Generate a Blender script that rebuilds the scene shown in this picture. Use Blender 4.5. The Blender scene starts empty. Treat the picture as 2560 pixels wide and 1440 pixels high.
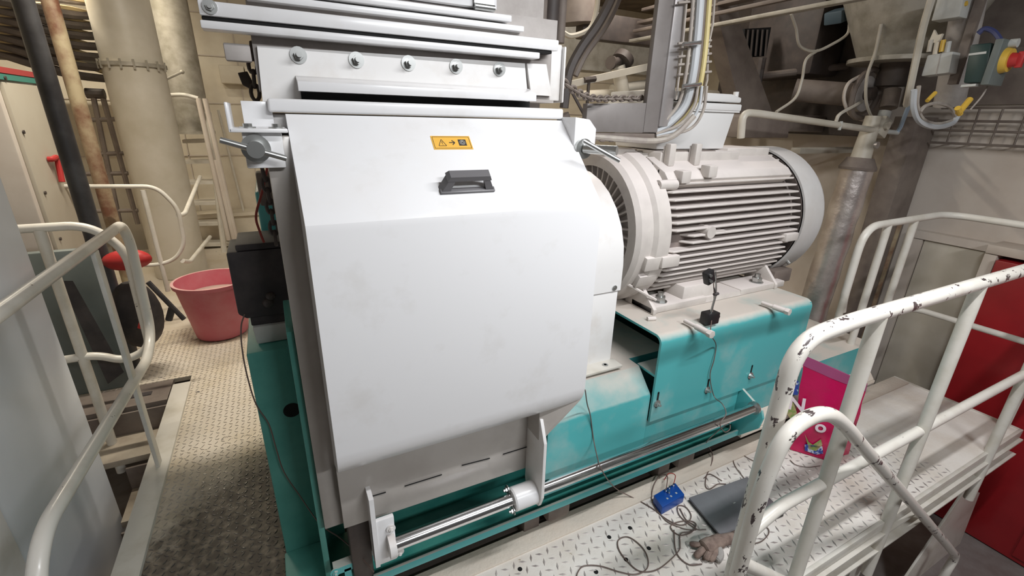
import bpy, bmesh, math, random
from mathutils import Vector as V, Matrix
random.seed(7)
S = bpy.context.scene
C = S.collection
PI = math.pi

# ------------------------------------------------------------------ camera
F = 1145.0                      # focal length in pixels of the 2560 px frame
H = 1.55                        # height of the lens above the walkway plate
_d = V((-80, 3075, F)); _a = V((2360, -365, F))
_Z = -_d.normalized(); _X = _a.normalized(); _X = (_X - _X.dot(_Z) * _Z).normalized(); _Y = _Z.cross(_X)
CAM = V((0, 0, H))
def w(c): c = V(c); return V((c.dot(_X), c.dot(_Y), c.dot(_Z)))
cd = bpy.data.cameras.new('camera'); cam = bpy.data.objects.new('camera', cd); C.objects.link(cam)
cd.sensor_width = 36; cd.lens = F / 2560 * 36; cd.clip_start = 0.02; cd.clip_end = 60
r_, u_, b_ = w((1, 0, 0)), w((0, -1, 0)), -w((0, 0, 1))
cam.matrix_world = Matrix(((r_.x, u_.x, b_.x, 0), (r_.y, u_.y, b_.y, 0), (r_.z, u_.z, b_.z, H), (0, 0, 0, 1)))
S.camera = cam
def ray(px, py): return w((px - 1280, py - 720, F))
def Py(px, py, y): r = ray(px, py); return CAM + r * (y / r.y)      # measured point on a plane y = const
def Px(px, py, x): r = ray(px, py); return CAM + r * (x / r.x)
def Pz(px, py, z): r = ray(px, py); return CAM + r * ((z - H) / r.z)

# ------------------------------------------------------------------ world, lamps, exposure
wd = bpy.data.worlds.new('world'); S.world = wd; wd.use_nodes = True
wd.node_tree.nodes['Background'].inputs[0].default_value = (0.95, 0.93, 0.9, 1)
wd.node_tree.nodes['Background'].inputs[1].default_value = 0.08
S.view_settings.view_transform = 'Standard'; S.view_settings.look = 'None'
S.view_settings.gamma = 1; S.view_settings.use_curve_mapping = False
S.view_settings.exposure = 0.0
def area(name, loc, sx, sy, energy, col, target=None):
    l = bpy.data.lights.new(name, 'AREA'); l.shape = 'RECTANGLE'; l.size = sx; l.size_y = sy; l.energy = energy; l.color = col
    o = bpy.data.objects.new(name, l); C.objects.link(o); o.location = loc
    if target is not None: o.rotation_euler = (V(target) - V(loc)).to_track_quat('-Z', 'Y').to_euler()
    return o
area('tube_lamp_walkway', (1.35, 0.18, 2.42), 1.3, 0.06, 42, (0.97, 0.98, 1.0))
area('fill_lamp_behind', (1.3, -2.2, 2.9), 1.5, 0.15, 60, (0.96, 0.98, 1.0), (1.0, 1.0, 0.9))  # unseen fill lamp added behind the camera to even out the front light
area('tube_lamp_motor', (2.3, 2.75, 2.85), 1.0, 0.12, 24, (1.0, 0.93, 0.84))
area('tube_lamp_aisle', (-1.2, 5.4, 3.0), 1.2, 0.12, 95, (1.0, 0.90, 0.72))
area('tube_lamp_left', (-0.45, 3.17, 2.92), 0.9, 0.06, 60, (1.0, 0.92, 0.78))
area('tube_lamp_far', (4.2, 5.2, 2.9), 1.2, 0.12, 36, (1.0, 0.90, 0.75))

# ------------------------------------------------------------------ materials
def mat(name, col, rough=0.5, metal=0.0, col2=None, scale=6, lo=0.4, hi=0.65, bump=0.0, bscale=40, chips=None, cs=22, cl=0.62, dust=None, dl=0.5, coat=0, stretch=None):
    m = bpy.data.materials.new(name); m.use_nodes = True; nt = m.node_tree; N = nt.nodes; L = nt.links
    b = N['Principled BSDF']; b.inputs['Roughness'].default_value = rough; b.inputs['Metallic'].default_value = metal
    if coat: b.inputs['Coat Weight'].default_value = coat; b.inputs['Coat Roughness'].default_value = 0.15
    tc = N.new('ShaderNodeTexCoord'); src = tc.outputs['Object']
    if stretch:
        mp = N.new('ShaderNodeMapping'); mp.inputs['Scale'].default_value = stretch; L.new(src, mp.inputs[0]); src = mp.outputs[0]
    cur = N.new('ShaderNodeRGB'); cur.outputs[0].default_value = (*col, 1); cur = cur.outputs[0]
    def noise(sc, det=6, rg=0.6):
        n = N.new('ShaderNodeTexNoise'); n.inputs['Scale'].default_value = sc; n.inputs['Detail'].default_value = det
        n.inputs['Roughness'].default_value = rg; L.new(src, n.inputs['Vector']); return n.outputs['Fac']
    def mix(cur, c2, fac, a, z):
        r = N.new('ShaderNodeMapRange'); r.inputs['From Min'].default_value = a; r.inputs['From Max'].default_value = z
        L.new(fac, r.inputs['Value'])
        x = N.new('ShaderNodeMix'); x.data_type = 'RGBA'
        L.new(r.outputs[0], x.inputs['Factor']); L.new(cur, x.inputs['A']); x.inputs['B'].default_value = (*c2, 1)
        return x.outputs['Result'], r.outputs[0]
    if col2: cur, _ = mix(cur, col2, noise(scale), lo, hi)
    if dust:     # settled flour on faces that look up, broken by noise
        g = N.new('ShaderNodeNewGeometry'); sp = N.new('ShaderNodeSeparateXYZ'); L.new(g.outputs['Normal'], sp.inputs[0])
        mm = N.new('ShaderNodeMath'); mm.operation = 'MULTIPLY_ADD'; L.new(noise(7), mm.inputs[0]); mm.inputs[1].default_value = 0.9
        L.new(sp.outputs['Z'], mm.inputs[2])
        cur, _ = mix(cur, dust, mm.outputs[0], dl, dl + 0.7)
    if chips:
        cur, f = mix(cur, chips, noise(cs, 4, 0.7), cl, cl + 0.02)
    L.new(cur, b.inputs['Base Color'])
    if bump:
        bp = N.new('ShaderNodeBump'); bp.inputs['Strength'].default_value = bump; bp.inputs['Distance'].default_value = 0.01
        L.new(noise(bscale, 4), bp.inputs['Height']); L.new(bp.outputs[0], b.inputs['Normal'])
    return m
DUST = (0.62, 0.56, 0.50)
M_white = mat('white_enamel', (0.80, 0.80, 0.81), 0.28, col2=(0.72, 0.71, 0.70), scale=9, lo=0.55, hi=0.8, coat=0.3, dust=(0.76, 0.73, 0.71), dl=1.1)
M_white2 = mat('white_enamel_dusty', (0.78, 0.77, 0.76), 0.4, col2=(0.66, 0.62, 0.58), scale=8, lo=0.5, hi=0.8, dust=(0.7, 0.64, 0.6), dl=0.9)
M_apron = mat('shaded_white_sheet', (0.46, 0.43, 0.40), 0.25, col2=(0.40, 0.37, 0.34), scale=5, coat=0.3)  # white sheet greyed; shade on apron, cheek and frame is in the colour
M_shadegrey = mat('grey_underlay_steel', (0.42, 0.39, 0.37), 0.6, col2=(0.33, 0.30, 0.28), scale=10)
M_teal = mat('teal_enamel', (0.08, 0.42, 0.43), 0.38, col2=(0.15, 0.48, 0.47), scale=4, lo=0.45, hi=0.7, dust=DUST, dl=0.95)
M_teal2 = mat('teal_enamel_dusted', (0.075, 0.38, 0.39), 0.42, col2=(0.42, 0.47, 0.44), scale=3.4, lo=0.54, hi=0.95, dust=DUST, dl=0.75)
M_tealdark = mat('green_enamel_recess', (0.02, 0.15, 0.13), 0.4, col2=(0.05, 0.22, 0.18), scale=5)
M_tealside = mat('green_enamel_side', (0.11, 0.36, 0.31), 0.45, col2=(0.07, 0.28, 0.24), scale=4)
M_chrome = mat('polished_steel', (0.75, 0.75, 0.76), 0.16, 1.0)
M_steel = mat('zinc_steel', (0.55, 0.56, 0.55), 0.3, 0.95)
M_stain = mat('brushed_stainless', (0.62, 0.60, 0.60), 0.38, 0.75, col2=(0.42, 0.38, 0.37), scale=5, lo=0.4, hi=0.8)
M_tray = mat('dusty_shaded_stainless', (0.25, 0.23, 0.22), 0.5, 0.25, col2=(0.20, 0.18, 0.17), scale=5)  # dusty stainless darkened so the duct face carries its shade as colour
M_blk = mat('black_plastic', (0.012, 0.011, 0.012), 0.45)
M_blk2 = mat('black_rubber_dusty', (0.03, 0.026, 0.028), 0.6, col2=(0.06, 0.05, 0.05), scale=10)
M_hand = mat('grey_plastic_handle', (0.13, 0.125, 0.13), 0.4)
M_rail = mat('cream_rail_paint', (0.70, 0.67, 0.61), 0.35, col2=(0.60, 0.55, 0.48), scale=9, lo=0.5, hi=0.8, chips=(0.07, 0.05, 0.05), cs=30, cl=0.685, coat=0.2)
M_rail2 = mat('cream_rail_paint_clean', (0.66, 0.63, 0.57), 0.4, col2=(0.50, 0.46, 0.38), scale=7, lo=0.45, hi=0.8)
M_railchip = mat('cream_rail_paint_chipped', (0.72, 0.69, 0.63), 0.35, col2=(0.62, 0.57, 0.50), scale=9, lo=0.5, hi=0.8, chips=(0.08, 0.06, 0.06), cs=22, cl=0.612, coat=0.2, stretch=(0.8, 1.6, 0.6))
M_motor = mat('motor_paint_dusty', (0.58, 0.54, 0.50), 0.55, col2=(0.50, 0.46, 0.43), scale=9, dust=(0.72, 0.66, 0.63), dl=0.6)
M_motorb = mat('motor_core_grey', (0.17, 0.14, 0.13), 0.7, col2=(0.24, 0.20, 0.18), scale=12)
M_fan = mat('fan_cover_paint', (0.56, 0.55, 0.54), 0.4, col2=(0.50, 0.48, 0.46), scale=4, dust=(0.66, 0.63, 0.61), dl=0.9)
M_deck = mat('dusty_deck_plate', (0.80, 0.76, 0.71), 0.45, col2=(0.66, 0.59, 0.51), scale=3.5, lo=0.42, hi=0.72, bump=0.15, bscale=80, chips=(0.36, 0.29, 0.22), cs=14, cl=0.70)
M_kerb = mat('dust_caked_kerb', (0.66, 0.58, 0.49), 0.7, col2=(0.64, 0.58, 0.50), scale=6, bump=0.3, bscale=60)
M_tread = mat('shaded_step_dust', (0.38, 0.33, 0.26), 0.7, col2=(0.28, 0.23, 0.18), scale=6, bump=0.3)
M_lug = mat('worn_tread_lug', (0.27, 0.23, 0.22), 0.4, 0.3, col2=(0.62, 0.57, 0.54), scale=5, lo=0.36, hi=0.6)
M_floor = mat('dusty_aisle_floor', (0.58, 0.52, 0.44), 0.6, col2=(0.48, 0.40, 0.28), scale=2.5, lo=0.4, hi=0.7, bump=0.3, bscale=50, chips=(0.10, 0.09, 0.085), cs=9, cl=0.66)
M_lug2 = mat('aisle_tread_lug', (0.50, 0.45, 0.40), 0.35, 0.25, col2=(0.40, 0.34, 0.27), scale=4)
M_swept_shade = mat('swept_and_shaded_floor_patch', (0.13, 0.10, 0.075), 0.5, col2=(0.32, 0.26, 0.19), scale=9, lo=0.42, hi=0.72, bump=0.3)
M_low = mat('grey_lower_floor', (0.22, 0.20, 0.19), 0.7, col2=(0.17, 0.14, 0.13), scale=6)
M_wallc = mat('cream_wall', (0.70, 0.64, 0.53), 0.7, col2=(0.62, 0.55, 0.44), scale=3)
M_wallg = mat('greige_wall', (0.60, 0.54, 0.48), 0.7, col2=(0.52, 0.45, 0.39), scale=2.2)
M_ceil = mat('dark_dusty_ceiling', (0.20, 0.165, 0.12), 0.8, col2=(0.12, 0.09, 0.07), scale=5)
M_duct = mat('painted_duct', (0.56, 0.52, 0.45), 0.42, col2=(0.47, 0.43, 0.35), scale=2.5)
M_duct2 = mat('galvanised_duct', (0.40, 0.37, 0.32), 0.5, 0.2, col2=(0.27, 0.25, 0.2), scale=8)
M_dark = mat('dark_brown_steel', (0.055, 0.044, 0.04), 0.6, col2=(0.09, 0.07, 0.06), scale=6)
M_mid = mat('dusty_brown_steel', (0.20, 0.165, 0.14), 0.65, col2=(0.14, 0.11, 0.095), scale=6)
M_bpipe = mat('black_pipe', (0.022, 0.021, 0.024), 0.45, col2=(0.06, 0.06, 0.065), scale=4)
M_rust = mat('rusty_cream_pipe', (0.40, 0.33, 0.21), 0.55, col2=(0.16, 0.07, 0.04), scale=4, lo=0.40, hi=0.6)
M_red = mat('red_paint', (0.36, 0.014, 0.02), 0.32, col2=(0.28, 0.011, 0.016), scale=2, coat=0.2)
M_redh = mat('red_plastic', (0.45, 0.03, 0.03), 0.4)
M_pink = mat('faded_red_plastic', (0.56, 0.13, 0.17), 0.5, col2=(0.60, 0.22, 0.25), scale=5, lo=0.4, hi=0.75, dust=(0.60, 0.42, 0.38), dl=1.0)
M_magenta = mat('magenta_shiny_film', (0.55, 0.003, 0.09), 0.28, col2=(0.45, 0.002, 0.06), scale=4, bump=0.6, bscale=9, coat=0.3)
M_magtop = mat('faded_magenta_hem', (0.36, 0.07, 0.18), 0.4)
M_print_w = mat('white_print', (0.80, 0.66, 0.72), 0.4)
M_print_b = mat('blue_print', (0.03, 0.06, 0.30), 0.4, col2=(0.5, 0.55, 0.65), scale=45, lo=0.5, hi=0.56)
M_print_g = mat('green_print', (0.22, 0.30, 0.08), 0.4, col2=(0.40, 0.32, 0.16), scale=25, lo=0.45, hi=0.55)
M_blue = mat('blue_instrument_case', (0.008, 0.07, 0.34), 0.35)
M_lap = mat('laptop_lid_grey', (0.19, 0.19, 0.20), 0.38, col2=(0.135, 0.13, 0.14), scale=3)
M_yel = mat('warning_yellow', (0.80, 0.45, 0.07), 0.45)
M_ink = mat('black_ink', (0.045, 0.035, 0.03), 0.5)
M_glove = mat('dirty_leather_glove', (0.27, 0.20, 0.165), 0.85, col2=(0.14, 0.095, 0.08), scale=18, lo=0.42, hi=0.6, bump=0.4, bscale=60)
M_gloveg = mat('grey_knit_glove', (0.36, 0.34, 0.32), 0.85, bump=0.4, bscale=90)
M_cable = mat('brown_grey_cable', (0.15, 0.105, 0.09), 0.5)
M_cabg = mat('dusty_grey_cable', (0.34, 0.30, 0.27), 0.6, col2=(0.42, 0.38, 0.33), scale=20)
M_cabw = mat('pale_cable', (0.48, 0.50, 0.52), 0.45)
M_cabb = mat('light_blue_cable', (0.36, 0.46, 0.58), 0.45)
M_caby = mat('yellow_cable', (0.62, 0.52, 0.24), 0.5)
M_cabr = mat('red_cable', (0.30, 0.04, 0.03), 0.5)
M_green = mat('teal_stripe', (0.06, 0.26, 0.21), 0.5)
M_redst = mat('red_stripe', (0.45, 0.06, 0.06), 0.5)
M_cab = mat('cabinet_beige', (0.50, 0.46, 0.38), 0.45, col2=(0.46, 0.41, 0.33), scale=2)
M_cabs = mat('grey_cabinet_near', (0.80, 0.84, 0.90), 0.4, col2=(0.74, 0.78, 0.84), scale=1.5)
M_cabt = mat('dark_teal_grey_panel', (0.12, 0.14, 0.135), 0.5, col2=(0.15, 0.17, 0.16), scale=3)
M_plw = mat('pale_plastic_box', (0.52, 0.53, 0.51), 0.5, col2=(0.46, 0.46, 0.43), scale=10)
M_ss = mat('dented_shiny_duct', (0.72, 0.67, 0.64), 0.34, 0.75, col2=(0.5, 0.44, 0.42), scale=5, bump=0.7, bscale=8)
M_tbox = mat('terminal_box_grey', (0.66, 0.655, 0.645), 0.4, dust=(0.70, 0.68, 0.66), dl=0.9)
M_ygr = mat('brass_gland_yellow', (0.66, 0.42, 0.06), 0.4)
M_bkbox = mat('dark_green_switch_case', (0.02, 0.045, 0.042), 0.4)
M_hole = mat('black_void', (0.006, 0.006, 0.006), 0.9)

def swept_and_shaded(m, dark, dark2):       # ragged trodden dirt at the near aisle end, with the floor shadow painted in
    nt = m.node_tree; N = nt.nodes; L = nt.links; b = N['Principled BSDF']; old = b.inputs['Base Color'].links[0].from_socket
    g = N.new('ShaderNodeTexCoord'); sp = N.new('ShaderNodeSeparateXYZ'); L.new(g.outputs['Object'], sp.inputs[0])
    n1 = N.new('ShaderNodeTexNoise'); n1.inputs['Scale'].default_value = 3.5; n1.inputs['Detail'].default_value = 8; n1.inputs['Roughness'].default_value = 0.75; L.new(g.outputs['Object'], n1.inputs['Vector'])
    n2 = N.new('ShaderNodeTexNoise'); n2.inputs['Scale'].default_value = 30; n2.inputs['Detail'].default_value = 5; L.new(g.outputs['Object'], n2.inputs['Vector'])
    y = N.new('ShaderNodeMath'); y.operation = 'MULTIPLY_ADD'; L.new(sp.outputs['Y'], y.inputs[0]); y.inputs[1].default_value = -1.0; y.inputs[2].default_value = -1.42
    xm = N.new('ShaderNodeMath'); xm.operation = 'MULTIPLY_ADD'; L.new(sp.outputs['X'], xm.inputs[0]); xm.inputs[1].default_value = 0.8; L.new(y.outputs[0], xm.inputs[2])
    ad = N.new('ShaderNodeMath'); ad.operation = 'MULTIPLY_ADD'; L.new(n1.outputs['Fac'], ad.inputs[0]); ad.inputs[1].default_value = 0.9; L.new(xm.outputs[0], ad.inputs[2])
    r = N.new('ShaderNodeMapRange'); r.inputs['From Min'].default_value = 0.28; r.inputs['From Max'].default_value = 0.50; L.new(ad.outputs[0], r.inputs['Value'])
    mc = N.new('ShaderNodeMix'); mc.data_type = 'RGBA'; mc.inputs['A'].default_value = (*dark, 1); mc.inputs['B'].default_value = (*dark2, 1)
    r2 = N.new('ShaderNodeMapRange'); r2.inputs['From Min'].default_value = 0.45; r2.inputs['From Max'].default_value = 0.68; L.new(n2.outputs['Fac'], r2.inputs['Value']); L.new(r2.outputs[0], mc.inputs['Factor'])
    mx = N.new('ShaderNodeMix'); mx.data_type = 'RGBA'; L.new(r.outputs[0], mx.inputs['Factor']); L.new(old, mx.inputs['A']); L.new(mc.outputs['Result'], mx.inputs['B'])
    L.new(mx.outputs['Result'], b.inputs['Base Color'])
swept_and_shaded(M_floor, (0.13, 0.105, 0.08), (0.30, 0.25, 0.19)); swept_and_shaded(M_lug2, (0.10, 0.09, 0.08), (0.22, 0.19, 0.16))

# ------------------------------------------------------------------ mesh building
ORG = {}
class B:
    def __init__(s): s.bm = bmesh.new(); s.mi = 0
    def _poly(s, ring_lists, caps=True, closed=True):
        vs = [[s.bm.verts.new(p) for p in r] for r in ring_lists]; fs = []
        for a, b in zip(vs, vs[1:]):
            n = len(a)
            for i in range(n if closed else n - 1):
                j = (i + 1) % n; fs.append(s.bm.faces.new((a[i], a[j], b[j], b[i])))
        if caps: fs.append(s.bm.faces.new(vs[0][::-1])); fs.append(s.bm.faces.new(vs[-1]))
        for f in fs: f.material_index = s.mi
        return fs
    def box(s, x0, x1, y0, y1, z0, z1, bev=0.0, seg=2):
        return s.prism([(x0, y0, z0), (x1, y0, z0), (x1, y1, z0), (x0, y1, z0)], (0, 0, z1 - z0), bev, seg)
    def prism(s, poly, vec, bev=0.0, seg=2):
        poly = [V(p) for p in poly]; vec = V(vec)
        fs = s._poly([poly, [p + vec for p in poly]])
        if bev:
            ed = list({e for f in fs for e in f.edges})
            r = bmesh.ops.bevel(s.bm, geom=ed, offset=bev, segments=seg, profile=0.5, affect='EDGES', clamp_overlap=True)
            for f in r['faces']: f.material_index = s.mi
        return s
    def hexa(s, a, b):          # two quads joined
        s._poly([[V(p) for p in a], [V(p) for p in b]]); return s
    def obox(s, c, h, rot=None, bev=0.0):
        c = V(c); R = rot or Matrix.Identity(3)
        ax = [R @ V((h[0], 0, 0)), R @ V((0, h[1], 0)), R @ V((0, 0, h[2]))]
        p = [c - ax[0] - ax[1] - ax[2], c + ax[0] - ax[1] - ax[2], c + ax[0] + ax[1] - ax[2], c - ax[0] + ax[1] - ax[2]]
        return s.prism(p, 2 * ax[2], bev)
    def rev(s, p0, p1, prof, n=20, caps=True):   # prof: (t 0..1 along p0->p1, radius)
        p0 = V(p0); d = V(p1) - p0; q = d.normalized(); a = q.orthogonal().normalized(); b = q.cross(a)
        rings = [[p0 + d * t + (a * math.cos(2 * PI * i / n) + b * math.sin(2 * PI * i / n)) * r for i in range(n)] for t, r in prof]
        s._poly(rings, caps); return s
    def cyl(s, p0, p1, r, r1=None, n=16): return s.rev(p0, p1, [(0, r), (1, r if r1 is None else r1)], n)
    def sph(s, c, r, n=10, sc=(1, 1, 1)):
        c = V(c); rings = []
        for k in range(1, n):
            th = PI * k / n; rings.append([c + V((math.cos(2*PI*i/n)*math.sin(th)*r*sc[0], math.sin(2*PI*i/n)*math.sin(th)*r*sc[1], -math.cos(th)*r*sc[2])) for i in range(n)])
        s._poly(rings); return s
    def tube(s, pts, r, n=8):
        pts = [V(p) for p in pts]
        rr = r if isinstance(r, (list, tuple)) else [r] * len(pts)
        t0 = (pts[1] - pts[0]).normalized(); nrm = t0.orthogonal().normalized(); rings = []
        for i, p in enumerate(pts):
            if i == 0: t = t0
            elif i == len(pts) - 1: t = (pts[i] - pts[i-1]).normalized()
            else: t = ((pts[i+1] - p).normalized() + (p - pts[i-1]).normalized()); t = t.normalized() if t.length > 1e-6 else t0
            nrm = (nrm - nrm.dot(t) * t)
            nrm = nrm.normalized() if nrm.length > 1e-6 else t.orthogonal().normalized()
            b = t.cross(nrm)
            rings.append([p + (nrm * math.cos(2*PI*k/n) + b * math.sin(2*PI*k/n)) * rr[i] for k in range(n)])
        s._poly(rings); return s
    def build(s, name, mats, parent=None, angle=35, label=None):
        me = bpy.data.meshes.new(name); bmesh.ops.recalc_face_normals(s.bm, faces=s.bm.faces[:])
        if parent is not None: org = ORG[parent.name]
        else:
            xs = [v.co for v in s.bm.verts]
            lo = V([min(c[i] for c in xs) for i in range(3)]); hi = V([max(c[i] for c in xs) for i in range(3)])
            org = V(((lo.x + hi.x) / 2, (lo.y + hi.y) / 2, lo.z))
        bmesh.ops.translate(s.bm, verts=s.bm.verts[:], vec=-org)
        s.bm.to_mesh(me); s.bm.free()
        for m in (mats if isinstance(mats, (list, tuple)) else [mats]): me.materials.append(m)
        me.shade_smooth(); me.set_sharp_from_angle(angle=math.radians(angle))
        o = bpy.data.objects.new(name, me); C.objects.link(o)
        if parent is not None: o.parent = parent
        else: o.location = org
        ORG[o.name] = org
        if label: o['label'] = label
        return o
def tag(o, label, cat, group=None):
    o['label'] = label; o['category'] = cat
    if group: o['group'] = group
    return o
def thing(name, label, cat, loc, group=None):
    o = bpy.data.objects.new(name, None); C.objects.link(o); o.location = loc; o.empty_display_size = 0.1; ORG[o.name] = V(loc)
    return tag(o, label, cat, group)
def struct(o): o['kind'] = 'structure'; return o
def dup(o, vec, parent=None, label=None):
    c = o.copy(); C.objects.link(c); c.location = o.location + V(vec); ORG[c.name] = ORG[o.name] + V(vec)
    if parent: c.parent = parent
    if label: c['label'] = label
    return c
def arc(pts, r, seg=6):           # polyline with rounded corners
    pts = [V(p) for p in pts]; out = [pts[0]]
    for i in range(1, len(pts) - 1):
        a, p, c = pts[i-1], pts[i], pts[i+1]; u = (a - p); v = (c - p)
        rr = min(r, u.length * 0.49, v.length * 0.49); p0 = p + u.normalized() * rr; p1 = p + v.normalized() * rr
        for k in range(seg + 1):
            t = k / seg; out.append(p0 * (1-t)**2 + p * 2*t*(1-t) + p1 * t*t)
    out.append(pts[-1]); return out
def smooth(pts, n=6):             # Catmull-Rom
    pts = [V(p) for p in pts]; P = [pts[0] * 2 - pts[1]] + pts + [pts[-1] * 2 - pts[-2]]; out = []
    for i in range(1, len(P) - 2):
        for k in range(n):
            t = k / n; a, b, c, d = P[i-1:i+3]
            out.append(0.5 * ((2*b) + (c-a)*t + (2*a-5*b+4*c-d)*t*t + (3*b-a-3*c+d)*t**3))
    out.append(pts[-1]); return out
def bolt(b, p, axis, r=0.011, h=0.012, washer=True, stud=True):
    p = V(p); q = V(axis).normalized()
    if washer: b.cyl(p, p + q * 0.003, r * 1.7, n=16)
    b.cyl(p, p + q * h, r, n=6)
    if stud: b.cyl(p, p + q * (h * 1.7), r * 0.55, n=10)

# ------------------------------------------------------------------ the setting
b = B(); b.box(-3.2, 7.5, -2.5, 7.6, -1.12, -1.05); fl = struct(b.build('floor', M_low))
# right-hand wall and the back walls
b = B(); b.box(4.15, 4.35, -2.5, 3.45, -1.05, 3.3); wr = struct(b.build('wall_right', M_wallg))
b = B(); b.box(-3.2, 7.5, 7.1, 7.3, -1.05, 3.3); wb = struct(b.build('wall_back', M_wallc))
b = B(); b.box(7.3, 7.5, 3.45, 7.1, -1.05, 3.3); struct(b.build('wall_far', M_wallc))
b = B(); b.box(4.35, 7.3, 3.2, 3.45, -1.05, 3.3); struct(b.build('wall_side', M_wallg))
b = B(); b.box(-3.2, -3.0, -2.5, 7.1, -1.05, 3.3); struct(b.build('wall_left', M_wallc))
b = B(); b.box(-3.2, 7.5, -2.5, 7.3, 3.3, 3.4); ce = struct(b.build('ceiling', M_ceil))
b = B()
for z in (1.0, 1.62, 2.15, 2.6):
    b.box(-3.0, 7.3, 7.085, 7.1, z, z + 0.012)
for x in (-0.9, -0.2, 0.5, 1.3, 2.2):
    b.box(x, x + 0.012, 7.085, 7.1, 0, 3.3)
struct(b.build('trim_1', M_wallg))
b = B(); b.box(-1.6, 0.0, -0.6, 2.86, 2.12, 2.2); b.box(-1.6, 0.0, 2.86, 2.9, 2.10, 2.24); struct(b.build('shade_slab', M_wallg))      # unseen slab added overhead to cast the shadow edge on the aisle
# blocks low on the back wall beyond the aisle
b = B(); b.box(-1.3, 1.2, 6.6, 7.08, 0.0, 0.32, 0.01); b.box(-1.3, 1.2, 6.55, 6.6, 0.32, 0.36)
struct(b.build('trim_2', M_wallc))

# walkway plate beside the machine (checker plate) ----------------------------------
deck = thing('walkway_deck', 'dusty beige checker-plate walkway under the laptop and the front railing', 'platform', (1.8, 0.85, 0))
b = B(); b.box(0.0, 3.48, 0.58, 1.10, -0.012, 0.0); b.build('deck_plate', M_deck, deck)
b = B(); b.prism([(0.0, 1.10, -0.012), (3.48, 1.10, -0.012), (3.48, 1.19, 0.004), (3.48, 1.19, 0.014), (3.48, 1.09, 0.008)][:2] + [(3.48, 1.19, -0.012), (0.0, 1.19, -0.012)], (0, 0, 0.02), 0.004)
b.build('edge_kerb', M_kerb, deck, label='raised edge strip caked with beige flour dust')
b = B(); b.box(0.9, 3.50, 0.57, 0.585, -0.045, 0.004, 0.002); b.box(0.9, 3.50, 0.555, 0.62, -0.06, -0.05); b.box(0.9, 3.50, 0.59, 0.60, -0.15, -0.05); b.box(0.9, 3.50, 0.555, 0.60, -0.155, -0.147)
b.build('edge_channel', M_rail2, deck)
b = B(); b.box(3.48, 3.50, 0.585, 1.19, -0.15, 0.004); b.build('end_channel', M_rail2, deck)
b = B()
def lug(b, x, y, a, l=0.017, wd=0.0045, h=0.0022):
    c, s_ = math.cos(a), math.sin(a); P = lambda u, v, z: (x + u*c - v*s_, y + u*s_ + v*c, z)
    base = [P(-l, 0, 0), P(0, -wd, 0), P(l, 0, 0), P(0, wd, 0)]; top = [P(-l*.6, 0, h), P(0, -wd*.5, h), P(l*.6, 0, h), P(0, wd*.5, h)]
    b._poly([base, top])
n = 0
yy = 0.605
while yy < 1.08:
    xx = 0.02 + (n % 2) * 0.0
    m_ = 0
    while xx < (2.75 - 0.5 * (yy - 0.6)):
        lug(b, xx, yy, (PI/4 if (n + m_) % 2 else -PI/4) + 0.35); xx += 0.036; m_ += 1
    yy += 0.036; n += 1
o = b.build('tread_lug', M_lug, deck); o['kind'] = 'stuff'
for px, py in ((1575, 1320), (1523, 1343), (1622, 1371), (1565, 1399), (1300, 1423), (1490, 1430)):
    p = Pz(px, py, 0.0); b = B(); b.cyl((p.x, p.y, -0.002), (p.x, p.y, 0.0012), 0.0085, n=14); b.build('drain_hole', M_hole, deck)
# legs of the walkway
for x in (2.03,):
    b = B(); b.prism([(x, 0.60, -1.05), (x + 0.11, 0.60, -1.05), (x + 0.11, 0.614, -1.05), (x + 0.014, 0.614, -1.05), (x + 0.014, 0.69, -1.05), (x, 0.69, -1.05)], (0, 0, 0.9)); b.build('support_leg', M_rail2, deck)
a_, c_, e_, g_ = Py(2412, 1228, 0.64), Py(2450, 1232, 0.64), Py(2365, 1450, 0.64), Py(2262, 1450, 0.64)
b = B(); b.prism([a_, c_, c_.lerp(e_, 1.9), a_.lerp(g_, 1.9)], (0, 0.012, 0), 0.002); b.build('stringer_plate', M_rail2, deck, label='wide pale sloping plate under the far part of the walkway')
# aisle plate left of the machine ---------------------------------------------------
aisle = thing('aisle_deck', 'dust covered checker-plate floor of the aisle left of the machine', 'platform', (-0.2, 3.5, 0))
b = B(); b.box(-0.62, 0.0, 0.9, 3.95, -0.03, -0.004); b.box(-2.9, 4.0, 3.951, 6.54, -0.03, -0.004); b.box(-1.39, -0.621, 3.101, 3.95, -0.03, -0.004); b.box(1.001, 4.0, 2.35, 3.95, -0.03, -0.004)
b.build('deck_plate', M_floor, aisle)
b = B(); n = 0; yy = 1.0
while yy < 3.9:
    xx = -0.60 if yy < 3.1 else -1.1; m_ = 0
    while xx < -0.15:
        lug(b, xx, yy, (PI/4 if (n + m_) % 2 else -PI/4) + 0.2, 0.012, 0.0038, 0.003 ); xx += 0.028; m_ += 1
    yy += 0.028; n += 1
bmesh.ops.translate(b.bm, verts=b.bm.verts[:], vec=(0, 0, -0.004))
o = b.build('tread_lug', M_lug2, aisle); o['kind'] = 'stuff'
b = B(); b.box(-0.70, -0.61, 1.0, 3.0, -0.30, 0.012, 0.004); b.build('kerb', M_rail2, aisle, label='cream painted edge beam beside the stairwell')
rnd = random.Random(3)
b = B()
for k in range(900):
    x = -0.60 + 0.47 * rnd.random(); y = 0.95 + 1.4 * rnd.random()
    r = 0.0015 + 0.0025 * rnd.random(); b.sph((x, y, -0.003), r, 4, (1.3, 1, 0.5))
o = b.build('grit', M_lug2, aisle); o['kind'] = 'stuff'

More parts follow.
